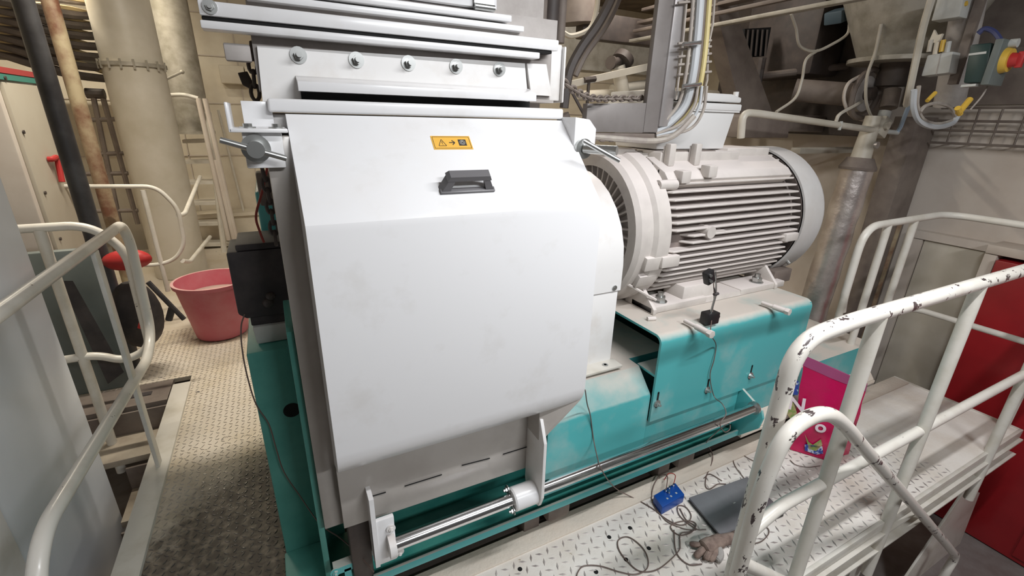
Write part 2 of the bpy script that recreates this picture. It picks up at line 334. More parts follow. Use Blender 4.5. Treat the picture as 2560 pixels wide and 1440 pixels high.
# steps going down inside the stairwell ---------------------------------------------
st = thing('stair_flight', 'dusty steel steps descending between the left railings', 'stairs', (-0.95, 2.3, -1.05))
for k in range(5):
    y1 = 2.85 - 0.27 * k; z = -0.16 - 0.17 * k
    xl = -1.22 if y1 - 0.25 > 2.45 else -0.885
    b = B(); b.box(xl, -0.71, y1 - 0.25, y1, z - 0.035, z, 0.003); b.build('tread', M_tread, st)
    b = B(); b.box(xl, -0.71, y1 - 0.012, y1, z + 0.001, z + 0.13); b.build('riser', M_mid, st)
b = B(); b.box(-1.25, -0.711, 2.86, 3.095, -0.3, -0.004); b.build('landing_edge', M_mid, st)

# ------------------------------------------------------------------ machine base (teal)
base = thing('machine_base', 'turquoise steel base frame carrying the white mill and the motor', 'machine base', (1.2, 1.6, 0.0))
b = B()      # pedestal under the mill: bent plate with top, right part in front
b.prism([(0.76, 1.15, 0.19), (0.76, 1.15, 0.505), (0.76, 1.155, 0.515), (0.76, 1.235, 0.60), (0.76, 2.3, 0.612), (0.76, 2.3, 0.19)], (0.484, 0, 0)); b.box(1.245, 1.46, 1.3, 2.3, 0.386, 0.60)
b.build('pedestal', M_teal2, base)
b = B(); b.box(-0.145, 0.06, 1.45, 2.3, -0.004, 0.86, 0.006); b.build('side_pedestal', M_tealside, base, label='dark green pedestal column at the left end')
p = Py(730, 1025, 1.45)
b = B(); b.cyl((p.x, 1.4485, p.z), (p.x, 1.452, p.z), 0.026, n=24); b.build('port_hole', M_hole, base)
b = B(); b.box(-0.15, 0.12, 1.20, 1.45, -0.004, 0.045, 0.004); b.build('foot_plate', M_tealside, base)
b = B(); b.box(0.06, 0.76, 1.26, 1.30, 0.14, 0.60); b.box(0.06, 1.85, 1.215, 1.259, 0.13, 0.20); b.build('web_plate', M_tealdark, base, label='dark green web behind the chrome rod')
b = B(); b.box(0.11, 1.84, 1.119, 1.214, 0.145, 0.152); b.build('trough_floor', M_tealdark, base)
b = B(); b.box(0.11, 1.84, 1.106, 1.118, 0.150, 0.180, 0.003)
b.build('trough_flange', M_teal, base, label='light turquoise flange below the chrome rod')
b = B(); b.prism([(1.81, 1.105, 0.15), (1.81, 1.02, 0.25), (1.81, 1.01, 0.31), (1.81, 1.025, 0.345), (1.81, 1.15, 0.40), (1.81, 1.15, 0.15)], (0.014, 0, 0), 0.003)
b.build('trough_end_plate', M_teal2, base)
b = B(); b.box(1.2445, 2.95, 1.15, 2.2, 0.19, 0.383); b.build('lower_beam', M_teal2, base)
b = B(); b.prism([(1.84, 1.105, 0.15), (1.84, 1.105, 0.158), (1.84, 1.149, 0.215), (1.84, 1.149, 0.15)], (1.15, 0, 0)); b.build('dust_ledge_fill', M_kerb, base).name = 'ledge_dust'
b = B(); b.box(1.83, 3.0, 1.10, 1.2, 0.135, 0.149)
b.build('dust_ledge', M_kerb, base, label='sloping lower ledge white with settled flour')
# motor cabinet: open bent shell
sh = []
X0, X1, Y0, ZT, ZB, R_ = 1.245, 2.20, 1.135, 0.775, 0.387, 0.035
prof = [(Y0, ZB)] + [(Y0 + R_ - R_ * math.cos(a), ZT - R_ + R_ * math.sin(a)) for a in [k * PI / 16 for k in range(9)]] + [(2.1, ZT)]
t_ = 0.010
inner = [(2.1, ZT - t_)] + [(Y0 + R_ - (R_ - t_) * math.cos(a), ZT - R_ + (R_ - t_) * math.sin(a)) for a in [k * PI / 16 for k in range(8, -1, -1)]] + [(Y0 + t_, ZB)]
b = B(); b.prism([(X0, y, z) for y, z in prof + inner], (X1 - X0, 0, 0)); b.box(X1 - 0.012, X1, Y0 + 0.006, 2.1, ZB, ZT - 0.008, 0.004)
cabt = b.build('motor_cabinet', M_teal2, base, label='turquoise bent-plate cabinet under the motor, dusted on top')
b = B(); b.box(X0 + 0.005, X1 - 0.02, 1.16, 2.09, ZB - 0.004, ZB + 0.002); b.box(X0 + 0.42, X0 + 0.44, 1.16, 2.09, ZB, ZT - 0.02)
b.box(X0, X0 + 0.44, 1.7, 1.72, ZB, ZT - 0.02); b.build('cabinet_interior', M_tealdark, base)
b = B(); b.box(X0 + 0.01, X0 + 0.35, 1.15, 1.26, 0.585, 0.597, 0.003); b.build('inner_shelf', M_teal, base)
for px, py in ((1642, 1008), (1767, 974), (1875, 938)):
    p = Py(px, py, Y0)
    b = B(); b.box(p.x - 0.0045, p.x + 0.0045, Y0 - 0.0015, Y0 + 0.001, p.z - 0.022, p.z + 0.05, 0.0)
    b.cyl((p.x, Y0 - 0.0015, p.z + 0.05), (p.x, Y0 + 0.001, p.z + 0.05), 0.0045, n=10)
    sl = b.build('adjusting_slot', M_hole, base)
    b = B(); bolt(b, (p.x, Y0 - 0.001, p.z), (0, -1, 0), 0.0095, 0.012); b.build('slot_bolt', M_steel, sl)
b = B(); b.box(2.20, 2.30, 1.25, 2.0, 0.387, 0.66, 0.01); b.build('rear_step', M_teal, base)
for i, (px, py) in enumerate(((1700, 1135), (1385, 1270))):
    p = Py(px, py, 1.2)
    b = B(); b.box(p.x - 0.06, p.x + 0.05, 1.15, 1.25, 0.03, 0.125, 0.02); b.build('machine_mount', M_mid, base)
    b = B(); b.box(p.x - 0.15, p.x - 0.08, 1.18, 1.26, -0.02, 0.06, 0.004); b.build('mount_shim', M_mid, base)
b = B(); b.box(0.001, 3.0, 1.20, 2.34, -0.15, -0.02); b.build('under_tray', M_dark, base)

# chrome rods and their brackets belong to the door of the mill
# ------------------------------------------------------------------ hammer mill
mill = thing('hammer_mill', 'large white mill housing with a sloped front door and clamp handles', 'machine', (0.45, 1.6, 0.612))
b = B(); b.box(-0.006, 0.82, 1.242, 2.25, 0.615, 1.545, 0.01); b.build('housing', M_white2, mill)
b = B(); b.box(-0.006, 0.05, 1.165, 1.24, 0.375, 1.50, 0.004); b.build('door_frame', M_apron, mill, label='white flange strip greyed for shade along the left of the door')
b = B(); b.box(-0.024, -0.0065, 1.20, 1.44, 0.05, 1.02, 0.002); b.build('frame_flange', M_tealside, mill)
# door: one folded sheet body
DX0, DX1 = 0.045, 0.79
dprof = [(1.21, 1.545), (1.012, 1.345), (1.003, 1.333), (1.0, 1.318), (1.0, 0.755), (1.003, 0.735), (1.010, 0.712), (1.022, 0.692), (1.038, 0.675), (1.058, 0.66), (1.13, 0.62), (1.165, 0.60), (1.165, 1.2), (1.24, 1.5), (1.24, 1.545)]
b = B(); b.prism([(DX0, y, z) for y, z in dprof], (DX1 - DX0, 0, 0))
door = b.build('door', M_white, mill, angle=25, label='glossy white door with sloped upper face')
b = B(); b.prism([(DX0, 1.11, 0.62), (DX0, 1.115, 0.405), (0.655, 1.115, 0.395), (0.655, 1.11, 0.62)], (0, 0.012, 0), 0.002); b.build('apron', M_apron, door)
for a_, c_ in (((1012, 1217), (1105, 1188)), ((1155, 1165), (1225, 1147)), ((1258, 1137), (1320, 1118)), ((925, 1244), (965, 1232))):
    p, q = Py(*a_, 1.109), Py(*c_, 1.109); b = B(); b.prism([p, q, q + V((0, 0, 0.003)), p + V((0, 0, 0.003))], (0, 0.002, 0)); b.build('apron_slot', M_hole, door)
# right cheek that tapers to the rod bush
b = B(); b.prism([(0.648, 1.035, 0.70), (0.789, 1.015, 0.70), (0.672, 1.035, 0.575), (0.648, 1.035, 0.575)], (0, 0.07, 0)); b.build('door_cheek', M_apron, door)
gx = 0.650
b = B(); b.prism([(gx, 1.114, 0.62), (gx, 1.036, 0.66), (gx, 1.002, 0.58), (gx, 1.0, 0.36), (gx, 1.015, 0.315), (gx, 1.05, 0.30), (gx, 1.10, 0.315), (gx, 1.114, 0.36)][::-1], (0.012, 0, 0), 0.002)
b.build('bush_gusset', M_white2, door)
b = B(); b.rev((0.565, 1.05, 0.348), (0.655, 1.05, 0.348), [(0, 0.036), (0.06, 0.04), (1, 0.04)], 28); b.build('bush', M_white, door)
b = B(); bolt(b, (0.563, 1.03, 0.322), (-1, 0, 0), 0.009, 0.01); bolt(b, (0.563, 1.075, 0.372), (-1, 0, 0), 0.009, 0.01); b.build('bush_bolt', M_steel, door)
# handle on the sloped upper face
s1, s0 = V((0, 1.21, 1.545)), V((0, 1.012, 1.345)); sv = (s1 - s0).normalized(); sn = V((0, -sv.z, sv.y))
def onslope(px, py):          # measured point on the sloped face
    r = ray(px, py); t = (V((0, 1.012, 1.345)) - CAM).dot(sn) / r.dot(sn); return CAM + r * t
hp0, hp1 = onslope(1094, 463), onslope(1230, 461)
hc = (hp0 + hp1) / 2; hw = (hp1.x - hp0.x) / 2
b = B()
z0 = hc + sv * 0.0
for sx in (-1, 1):
    e = z0 + V((sx * hw, 0, 0)) - sv*0.014; f_ = z0 + V((sx * (hw - 0.018), 0, 0)) + sn * 0.032
    b.hexa([e - sv*0.011, e + V((-sx*0.022, 0, 0)) - sv*0.011, e + V((-sx*0.022, 0, 0)) + sv*0.011, e + sv*0.011],
           [f_ - sv*0.012, f_ + V((-sx*0.016, 0, 0)) - sv*0.012, f_ + V((-sx*0.016, 0, 0)) + sv*0.012, f_ + sv*0.012])
g0 = z0 + sn * 0.031; g1 = z0 + sn * 0.043
a_ = hw - 0.014
b.hexa([g0 + V((-a_,0,0)) - sv*0.013, g0 + V((a_,0,0)) - sv*0.013, g0 + V((a_,0,0)) + sv*0.013, g0 + V((-a_,0,0)) + sv*0.013],
       [g1 + V((-a_+.006,0,0)) - sv*0.010, g1 + V((a_-.006,0,0)) - sv*0.010, g1 + V((a_-.006,0,0)) + sv*0.010, g1 + V((-a_+.006,0,0)) + sv*0.010])
b.prism([z0 + V((-hw, 0, 0)) - sv*0.026, z0 + V((hw, 0, 0)) - sv*0.026, z0 + V((hw, 0, 0)) - sv*0.012, z0 + V((-hw, 0, 0)) - sv*0.012], sn * 0.007, 0.002)
b.build('handle', M_hand, door, label='dark grey plastic bow handle')
# warning sign on the slope
sa, sb = onslope(1076, 338), onslope(1183, 376)
sc0 = (sa + sb) / 2; W_, H_ = 0.052, 0.0215
b = B()
def sp(u, v, k=0.0): return V((sc0.x + u, 0, 0)) + V((0, sc0.y, sc0.z)) + sv * v + sn * k
def quad(b, pts, k0, k1, mi):
    b.mi = mi; b._poly([[sp(u, v, k0) for u, v in pts], [sp(u, v, k1) for u, v in pts]]); b.mi = 0
def stroke(b, u0, v0, u1, v1, t, mi=1, k=0.0014):
    d = V((u1-u0, v1-v0)); nn = V((-d.y, d.x)).normalized() * t
    quad(b, [(u0+nn.x, v0+nn.y), (u0-nn.x, v0-nn.y), (u1-nn.x, v1-nn.y), (u1+nn.x, v1+nn.y)], 0.0008, k, mi)
quad(b, [(-W_, -H_), (W_, -H_), (W_, H_), (-W_, H_)], 0.0, 0.001, 0)
w2, h2 = W_ - 0.0035, H_ - 0.0035
for q in ((-w2, -h2, w2, -h2), (w2, -h2, w2, h2), (w2, h2, -w2, h2), (-w2, h2, -w2, -h2)): stroke(b, *q, 0.0005)
for q in ((-0.037, -0.010, -0.017, -0.010), (-0.017, -0.010, -0.027, 0.010), (-0.027, 0.010, -0.037, -0.010), (-0.027, 0.004, -0.0265, -0.004), (-0.0262, -0.0065, -0.0258, -0.0078)): stroke(b, *q, 0.0007)
for q in ((-0.008, 0, 0.006, 0), (0.0, 0.007, 0.007, 0), (0.0, -0.007, 0.007, 0)): stroke(b, *q, 0.0013)
quad(b, [(0.017, -0.010), (0.038, -0.010), (0.038, 0.010), (0.017, 0.010)], 0.0008, 0.0013, 1)
for k in range(14):
    a0, a1 = k * 2*PI/14, (k+1) * 2*PI/14; stroke(b, 0.0275 + 0.0068*math.cos(a0), 0.0068*math.sin(a0), 0.0275 + 0.0068*math.cos(a1), 0.0068*math.sin(a1), 0.0005, 2, 0.0018)
for k in range(10):
    a0, a1 = k * 2*PI/10, (k+1) * 2*PI/10; stroke(b, 0.0275 + 0.0035*math.cos(a0), 0.0035*math.sin(a0), 0.0275 + 0.0035*math.cos(a1), 0.0035*math.sin(a1), 0.0005, 2, 0.0018)
stroke(b, 0.0275, 0.006, 0.0275, 0.001, 0.0006, 2, 0.0019)
b.build('warning_sign', [M_yel, M_ink, M_plw], door, label='yellow sticker with a triangle, an arrow and a switch symbol')
# chrome guide rods
b = B(); b.cyl((0.16, 1.05, 0.348), (1.80, 1.05, 0.348), 0.021, n=28)
b.build('guide_rod', M_chrome, mill)
b = B(); b.cyl((1.788, 1.05, 0.348), (1.80, 1.05, 0.348), 0.03, n=20); b.build('rod_collar', M_steel, mill)
# left rod bracket
b = B(); b.prism([(0.115, 1.055, 0.535), (0.128, 1.055, 0.535), (0.128, 1.055, 0.275), (0.115, 1.055, 0.275)], (0, 0.10, 0)); b.box(0.115, 0.18, 1.06, 1.075, 0.275, 0.445, 0.003)
b.build('rod_bracket', M_white, mill); 
b = B(); b.cyl((0.155, 1.05, 0.348), (0.175, 1.05, 0.348), 0.036, n=24); bolt(b, (0.168, 1.058, 0.405), (0, -1, 0), 0.008, 0.008); bolt(b, (0.186, 1.05, 0.312), (0, -1, 0), 0.008, 0.008)
b.build('rod_clamp', M_white2, mill)
b = B(); b.box(0.055, 0.115, 1.12, 1.20, 0.16, 0.40, 0.004); b.build('slide_block', M_dark, mill)
b = B(); b.box(0.03, 0.05, 1.13, 1.145, 0.03, 0.23); b.box(0.0, 0.12, 1.13, 1.16, 0.22, 0.245); bolt(b, (0.005, 1.13, 0.235), (0, -1, 0), 0.009, 0.01); b.build('latch_bar', M_teal, mill)
# cross bar, lip, upper panel, beams
b = B(); b.box(0.012, 0.785, 1.21, 1.246, 1.548, 1.577, 0.006, 3); b.build('cross_bar', M_white, mill)
b = B(); b.prism([(0.078, 1.205, 1.594), (0.078, 1.205, 1.614), (0.078, 1.25, 1.628), (0.078, 1.25, 1.622), (0.078, 1.211, 1.610), (0.078, 1.211, 1.594)], (0.61, 0, 0), 0.001); b.box(0.079, 0.65, 1.24, 1.2495, 1.5945, 1.60); b.build('lip_flap', M_white, mill)
b = B(); b.prism([(0.003, 1.25, 1.56), (0.692, 1.25, 1.56), (0.672, 1.25, 1.693), (0.009, 1.25, 1.683)], (0, 0.01, 0)); pnl = b.build('front_panel', M_white2, mill)
b = B(); b.box(0.085, 0.69, 1.246, 1.2495, 1.578, 1.594); b.build('slot_gap', M_hole, mill, label='dark slot under the lip flap')
b = B(); b.prism([(0.696, 1.25, 1.612), (0.765, 1.25, 1.612), (0.742, 1.25, 1.695), (0.679, 1.25, 1.693)], (0, 0.01, 0)); b.build('side_panel', M_white2, mill)
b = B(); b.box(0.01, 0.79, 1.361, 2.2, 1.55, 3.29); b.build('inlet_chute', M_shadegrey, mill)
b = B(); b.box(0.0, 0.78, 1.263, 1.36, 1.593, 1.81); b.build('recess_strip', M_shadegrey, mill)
for px, py in ((746, 138), (891, 150), (1021, 158), (1140, 166), (1248, 173)):
    p = Py(px, py, 1.25)
    b = B(); b.cyl(p, p + V((0, -0.003, 0)), 0.018, n=22); b.cyl(p, p + V((0, -0.014, 0)), 0.0105, n=6); b.cyl(p, p + V((0, -0.025, 0)), 0.0062, n=12)
    b.build('panel_bolt', M_steel, mill)
def beamline(name, l, r, y0, y1, z0, z1, m, x0, x1):
    b = B(); b.box(x0, x1, y0, y1, z0, z1, 0.003); return b.build(name, m, mill)
beamline('upper_rail', 0, 0, 1.212, 1.262, 1.726, 1.753, M_white, -0.085, 0.757)
beamline('lower_rail', 0, 0, 1.215, 1.262, 1.703, 1.7185, M_white, -0.087, 0.70)
beamline('rail_gap_strip', 0, 0, 1.218, 1.255, 1.7180, 1.7265, M_hole, -0.083, 0.74)
b = B(); bolt(b, (-0.065, 1.212, 1.742), (0, -1, 0), 0.008, 0.008); b.build('rail_bolt', M_steel, mill)
beamline('second_rail', 0, 0, 1.24, 1.36, 1.768, 1.782, M_white, 0.002, 0.662)
beamline('third_rail', 0, 0, 1.232, 1.36, 1.786, 1.802, M_white, 0.03, 0.62)
b = B(); b.box(0.06, 0.582, 1.245, 1.36, 1.812, 2.2, 0.003); b.build('inspection_door', M_white, mill)
b = B(); b.cyl((0.515, 1.236, 1.812), (0.57, 1.236, 1.812), 0.008, n=14); b.box(0.515, 0.57, 1.237, 1.2449, 1.812, 1.835); b.build('hinge', M_steel, mill)
b = B(); b.box(0.765, 0.80, 1.262, 1.272, 1.60, 1.75, 0.003); b.box(0.801, 0.808, 1.25, 1.36, 1.595, 1.745, 0.003); b.box(0.70, 0.77, 1.263, 1.275, 1.735, 1.755, 0.003)
b.build('end_bracket', M_white2, mill)
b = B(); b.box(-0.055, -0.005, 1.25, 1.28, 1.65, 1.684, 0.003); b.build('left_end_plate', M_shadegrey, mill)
# clamp brackets and T handles
b = B(); b.box(-0.065, 0.042, 1.12, 1.24, 1.508, 1.516, 0.002); b.box(-0.066, -0.060, 1.12, 1.24, 1.508, 1.565, 0.002); b.box(-0.04, 0.02, 1.232, 1.24, 1.516, 1.57, 0.001)
lb = b.build('clamp_bracket', M_white, mill)
b = B(); bolt(b, (-0.032, 1.15, 1.516), (0, 0, 1), 0.009, 0.009, stud=False); b.build('bracket_bolt', M_steel, lb)
b = B(); bolt(b, (0.022, 1.15, 1.516), (0, 0, 1), 0.009, 0.009, stud=False); b.build('bracket_bolt', M_steel, lb)
b = B(); b.box(-0.045, 0.03, 1.14, 1.24, 1.435, 1.508, 0.003); b.build('clamp_block', M_white, mill)
b = B()
q = Py(640, 372, 1.12); b.cyl((q.x, 1.14, q.z), (q.x, 1.128, q.z), 0.028, n=26); b.cyl((q.x, 1.13, q.z), (q.x, 1.085, q.z), 0.0165, n=20)
ha, hb = Py(550, 350, 1.10), Py(716, 396, 1.10); b.cyl(ha, hb, 0.0062, n=12); b.build('clamp_handle', M_steel, mill, label='steel T-handle clamp at the left of the door')
b = B(); b.prism([(0.78, 1.14, 1.555), (0.83, 1.14, 1.55), (0.855, 1.14, 1.525), (0.855, 1.14, 1.47), (0.78, 1.14, 1.45)][::-1], (0, 0.1, 0), 0.003); b.build('clamp_block', M_white, mill)
b = B(); q = Py(1460, 372, 1.13); b.cyl((q.x, 1.14, q.z), (q.x, 1.128, q.z), 0.028, n=26); b.cyl((q.x, 1.13, q.z), (q.x + 0.055, 1.05, q.z + 0.0), 0.013, n=18)
ha, hb = Py(1458, 352, 1.06), Py(1548, 402, 1.03); b.cyl(ha, hb, 0.0062, n=12); b.build('clamp_handle', M_steel, mill, label='steel T-handle clamp at the right of the door')

# ------------------------------------------------------------------ coupling guard
cg = thing('coupling_guard', 'pale round-topped sheet metal guard between the mill and the motor', 'guard', (1.0, 1.5, 0.612))
cy, cz, cr = 1.62, 1.03, 0.33
pts = [(cy - cr, 0.93)] + [(cy - cr * math.cos(a), cz + cr * math.sin(a)) for a in [k * PI / 14 for k in range(15)]] + [(cy + cr, 0.93)]
b = B(); b.prism([(0.822, y, z) for y, z in pts], (0.325, 0, 0)); b.build('upper_shell', M_white2, cg)
b = B(); b.box(0.822, 1.14, cy - cr + 0.006, cy + cr - 0.006, 0.62, 0.925, 0.002); b.build('lower_shell', M_white2, cg)
b = B(); b.box(0.822, 1.155, 1.235, 1.30, 0.614, 0.624, 0.002); bf = b.build('foot_flange', M_rail2, cg)
b = B(); bolt(b, (1.09, 1.265, 0.624), (0, 0, 1), 0.007, 0.003, stud=False); bolt(b, (1.115, 1.288, 0.945), (0, -1, 0), 0.006, 0.004, stud=False); b.build('guard_screw', M_steel, cg)

# ------------------------------------------------------------------ electric motor
mt = thing('electric_motor', 'large dusty cream electric motor with long cooling fins', 'motor', (1.85, 1.65, 0.775))
MY, MZ, MR = 1.65, 1.095, 0.335
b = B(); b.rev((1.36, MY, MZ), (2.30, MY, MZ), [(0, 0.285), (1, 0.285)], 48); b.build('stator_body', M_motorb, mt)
# end shield and flange ring, ribbed front face
b = B(); b.rev((1.235, MY, MZ), (1.42, MY, MZ), [(0, 0.27), (0.0, 0.315), (0.10, 0.33), (0.42, 0.33), (0.50, 0.345), (0.86, 0.345), (1.0, 0.31), (1.0, 0.28)], 56, caps=False)
b.rev((1.30, MY, MZ), (1.305, MY, MZ), [(0, 0.30), (1, 0.30)], 48); b.build('end_shield', M_motor, mt)
for k in range(40):
    a = 2 * PI * k / 40; d = V((0, math.cos(a), math.sin(a))); t = V((0, -d.z, d.y)) * 0.004
    p0 = V((1.262, MY, MZ)) + d * 0.13; p1 = V((1.262, MY, MZ)) + d * 0.272
    b = B(); b.prism([p0 - t, p1 - t, p1 + t, p0 + t], (0.04, 0, 0)); b.build('shield_rib', M_motor, mt)
b = B(); b.rev((1.15, MY, MZ), (1.30, MY, MZ), [(0, 0.09), (0.3, 0.13), (1, 0.15)], 32); b.build('bearing_cap', M_motor, mt)
for a in (-150, 195, 100):
    d = V((0, math.cos(math.radians(a)), math.sin(math.radians(a)))); t = V((0, -d.z, d.y)) * 0.03
    c0 = V((1.285, MY, MZ)) + d * 0.312
    b = B(); b.prism([c0 - t, c0 + t, c0 + t + d * 0.04, c0 - t + d * 0.034], (0.10, 0, 0), 0.006); b.build('shield_lug', M_motor, mt)
# cooling fins: horizontal blades at the side facing the walkway, shorter ones above and below
def fin(z, ztop=None, y_in=None, x0=1.40, x1=2.235, side=-1):
    yo = MR; dz = z - MZ
    y_out = math.sqrt(max(0.0, (MR + 0.005) ** 2 - dz * dz)); y_i = math.sqrt(max(0, 0.283 ** 2 - dz * dz)) - 0.01 if abs(dz) < 0.28 else 0.0
    b = B(); ys = MY + side * y_out; yi = MY + side * max(y_i, 0.04)
    b.prism([(x0 + 0.03, ys, z - 0.004), (x1, ys, z - 0.004), (x1, yi, z - 0.007), (x0, yi, z - 0.007)], (0, 0, 0.009), 0.002, 1)
    return b.build('cooling_fin', M_motor, mt)
zs = [MZ + 0.215 - 0.0295 * k for k in range(17)]
for i, z in enumerate(zs):
    x1 = 2.20 if i in (7, 8, 9, 10, 11) else 2.235
    if i in (7, 8): fin(z, x0=1.50)
    else: fin(z, x1=x1)
for z in zs[::2]: fin(z, side=1)
for k in range(11):     # upright fins on top
    y = MY - 0.20 + 0.04 * k; zt = MZ + math.sqrt(MR * MR - (y - MY) ** 2)
    b = B(); b.box(1.42, 2.24, y - 0.004, y + 0.004, MZ + 0.18, zt); b.build('cooling_fin', M_motor, mt)
# dust crusted shoulder plate at the top side
b = B(); b.prism([(1.42, MY - 0.262, MZ + 0.232), (1.42, MY - 0.235, MZ + 0.262), (1.42, MY - 0.12, MZ + 0.315), (1.42, MY - 0.10, MZ + 0.20), (1.42, MY - 0.22, MZ + 0.19)], (0.80, 0, 0), 0.006)
b.build('shoulder_pad', M_motor, mt)
for x, zz in ((1.47, 0.25), (1.62, 0.268)):
    b = B(); b.box(x, x + 0.05, MY - 0.285, MY - 0.235, MZ + zz - 0.03, MZ + zz + 0.02, 0.005); b.build('lifting_pad', M_motor, mt)
q = Py(1640, 482, 1.40)
b = B(); b.rev((1.365, MY - 0.262, MZ + 0.215), (1.46, MY - 0.262, MZ + 0.215), [(0, 0.014), (0, 0.021), (1, 0.021)], 16); b.build('drain_plug', M_motor, mt)
b = B(); b.cyl((1.375, MY - 0.262, MZ + 0.215), (1.364, MY - 0.262, MZ + 0.215), 0.009, n=6); b.build('plug_socket', M_dark, mt)
b = B(); b.cyl((1.62, MY - MR - 0.014, MZ + 0.02), (1.62, MY - MR + 0.05, MZ + 0.02), 0.026, n=20); b.box(1.645, 1.72, MY - MR - 0.003, MY - MR + 0.03, MZ + 0.005, MZ + 0.02); b.build('side_boss', M_motor, mt)
b = B(); b.box(2.15, 2.245, MY - MR - 0.012, MY - 0.25, MZ - 0.075, MZ - 0.035, 0.006); b.build('cover_lug', M_motor, mt)
b = B(); b.box(1.36, 1.46, MY - MR - 0.015, MY - 0.28, MZ - 0.11, MZ - 0.06, 0.008); b.build('shield_clamp', M_motor, mt)
for x in (1.47, 1.62):
    b = B(); b.box(x, x + 0.035, MY - 0.165, MY - 0.161, MZ + 0.29, MZ + 0.36); b.box(x, x + 0.035, MY - 0.20, MY - 0.166, MZ + 0.28, MZ + 0.37, 0.006); b.build('lifting_eye', M_motor, mt)
b = B(); b.box(1.46, 1.95, MY - 0.16, MY + 0.16, MZ + 0.26, MZ + 0.335, 0.008); b.build('terminal_base', M_motor, mt)
b = B(); b.box(1.90, 2.20, MY - 0.13, MY + 0.1, MZ + 0.29, MZ + 0.345, 0.004)
b.build('top_housing', M_motor, mt)
# fan cover
b = B(); b.rev((2.262, MY, MZ), (2.50, MY, MZ), [(0, 0.335), (0.0, 0.345), (0.62, 0.345), (0.80, 0.325), (0.93, 0.275), (1.0, 0.20), (1.0, 0.0005)], 64, caps=False); b.build('fan_cover', M_fan, mt)
b = B(); b.rev((2.255, MY, MZ), (2.262, MY, MZ), [(0, 0.33), (1, 0.33)], 48); b.build('cover_gap', M_dark, mt)
b = B(); a = math.radians(218); b.cyl((2.33, MY + 0.34*math.cos(a), MZ + 0.34*math.sin(a)), (2.33, MY + 0.362*math.cos(a), MZ + 0.362*math.sin(a)), 0.009, n=8); b.build('cover_screw', M_steel, mt)
# feet
for x0, fl_ in ((1.36, 1), (1.92, 0)):
    b = B()
    b.box(x0, x0 + 0.33, MY - 0.33, MY - 0.20, 0.776, 0.806, 0.004)
    if fl_:
        b.prism([(x0, MY - 0.34, 0.776), (x0, MY - 0.34, 0.80), (x0, MY - 0.24, 0.885), (x0, MY - 0.16, 0.90), (x0, MY - 0.16, 0.776)], (0.018, 0, 0), 0.003)
        b.prism([(x0 + 0.19, MY - 0.315, 0.776), (x0 + 0.21, MY - 0.30, 0.86), (x0 + 0.40, MY - 0.30, 0.86), (x0 + 0.43, MY - 0.315, 0.776)], (0, 0.12, 0), 0.006)
        b.hexa([(x0 + 0.15, MY - 0.33, 0.777), (x0 + 0.6, MY - 0.33, 0.777), (x0 + 0.6, MY - 0.2, 0.777), (x0 + 0.15, MY - 0.2, 0.777)], [(x0 + 0.15, MY - 0.325, 0.80), (x0 + 0.6, MY - 0.325, 0.80), (x0 + 0.6, MY - 0.2, 0.80), (x0 + 0.15, MY - 0.2, 0.80)])
    else:
        b.prism([(x0 + 0.245, MY - 0.34, 0.776), (x0 + 0.245, MY - 0.34, 0.80), (x0 + 0.245, MY - 0.26, 0.88), (x0 + 0.245, MY - 0.16, 0.89), (x0 + 0.245, MY - 0.16, 0.776)], (0.018, 0, 0), 0.003)
    ft = b.build('foot', M_motor, mt)
    bx = x0 + (0.085 if fl_ else 0.17)
    b = B(); b.cyl((bx, MY - 0.285, 0.806), (bx, MY - 0.285, 0.810), 0.032, n=20); b.cyl((bx, MY - 0.285, 0.81), (bx, MY - 0.285, 0.832), 0.024, n=6); b.cyl((bx, MY - 0.285, 0.83), (bx, MY - 0.285, 0.85), 0.014, n=14)
    b.build('hold_down_bolt', M_steel, ft)
for dx in (-0.17, 0.0): 
    b = B(); b.box(1.56 + dx*0, 1.60, 1.5, 1.9, 0.776, 0.85); 
    b.bm.free()
b = B(); b.box(2.22, 2.36, 1.36, 1.47, 0.777, 0.845, 0.006); b.build('rear_clamp_block', M_mid, mt, label='brownish clamp block behind the rear foot')
# jacking bolts lying over the front of the cabinet
for px0, py0, px1, py1, nm in ((1712, 802, 1778, 836, 0), (1905, 757, 1972, 780, 1)):
    p = Pz(px0, py0, 0.792); q = Pz(px1, py1, 0.792)
    b = B(); b.cyl(p, q, 0.0085, n=12); d = (q - p); b.cyl(p + d * 0.45, q, 0.0125, n=12); b.cyl(p + d * 0.9, q + d * 0.04, 0.016, n=6)
    b.build('jacking_bolt', M_motor, mt)
# rusted scraps and a wedge on the cabinet top
b = B(); b.tube([(1.30, 1.28, 0.783), (1.335, 1.27, 0.783)], 0.009, 8); b.build('top_dowel', M_motor, base)
b = B(); p = Pz(1480, 700, 0.9)
b.tube([Py(1550, 700, 1.40), Py(1640, 750, 1.33)], 0.006, 6); b.build('guard_strip', M_motor, mt)
# terminal box
tb = thing('terminal_box', 'pale grey motor terminal box with a lid, standing on top of the motor', 'electrical box', (1.7, 1.62, 1.43))
b = B(); b.prism([(1.50, 1.56, 1.435), (1.915, 1.56, 1.435), (1.955, 1.56, 1.60), (1.46, 1.56, 1.60)][::1], (0, 0.28, 0), 0.006); b.build('body', M_tbox, tb)
b = B(); b.box(1.445, 1.975, 1.545, 1.86, 1.602, 1.632, 0.006); b.box(1.447, 1.972, 1.55, 1.855, 1.596, 1.602); b.build('rim', M_tbox, tb)
b = B(); b.prism([(1.45, 1.55, 1.638), (1.97, 1.55, 1.638), (1.97, 1.55, 1.66), (1.90, 1.55, 1.672), (1.45, 1.55, 1.672)], (0, 0.3, 0), 0.006); b.build('lid', M_tbox, tb)
b = B(); b.cyl((1.95, 1.57, 1.66), (1.95, 1.57, 1.685), 0.012, n=14); b.build('lid_screw', M_tbox, tb)
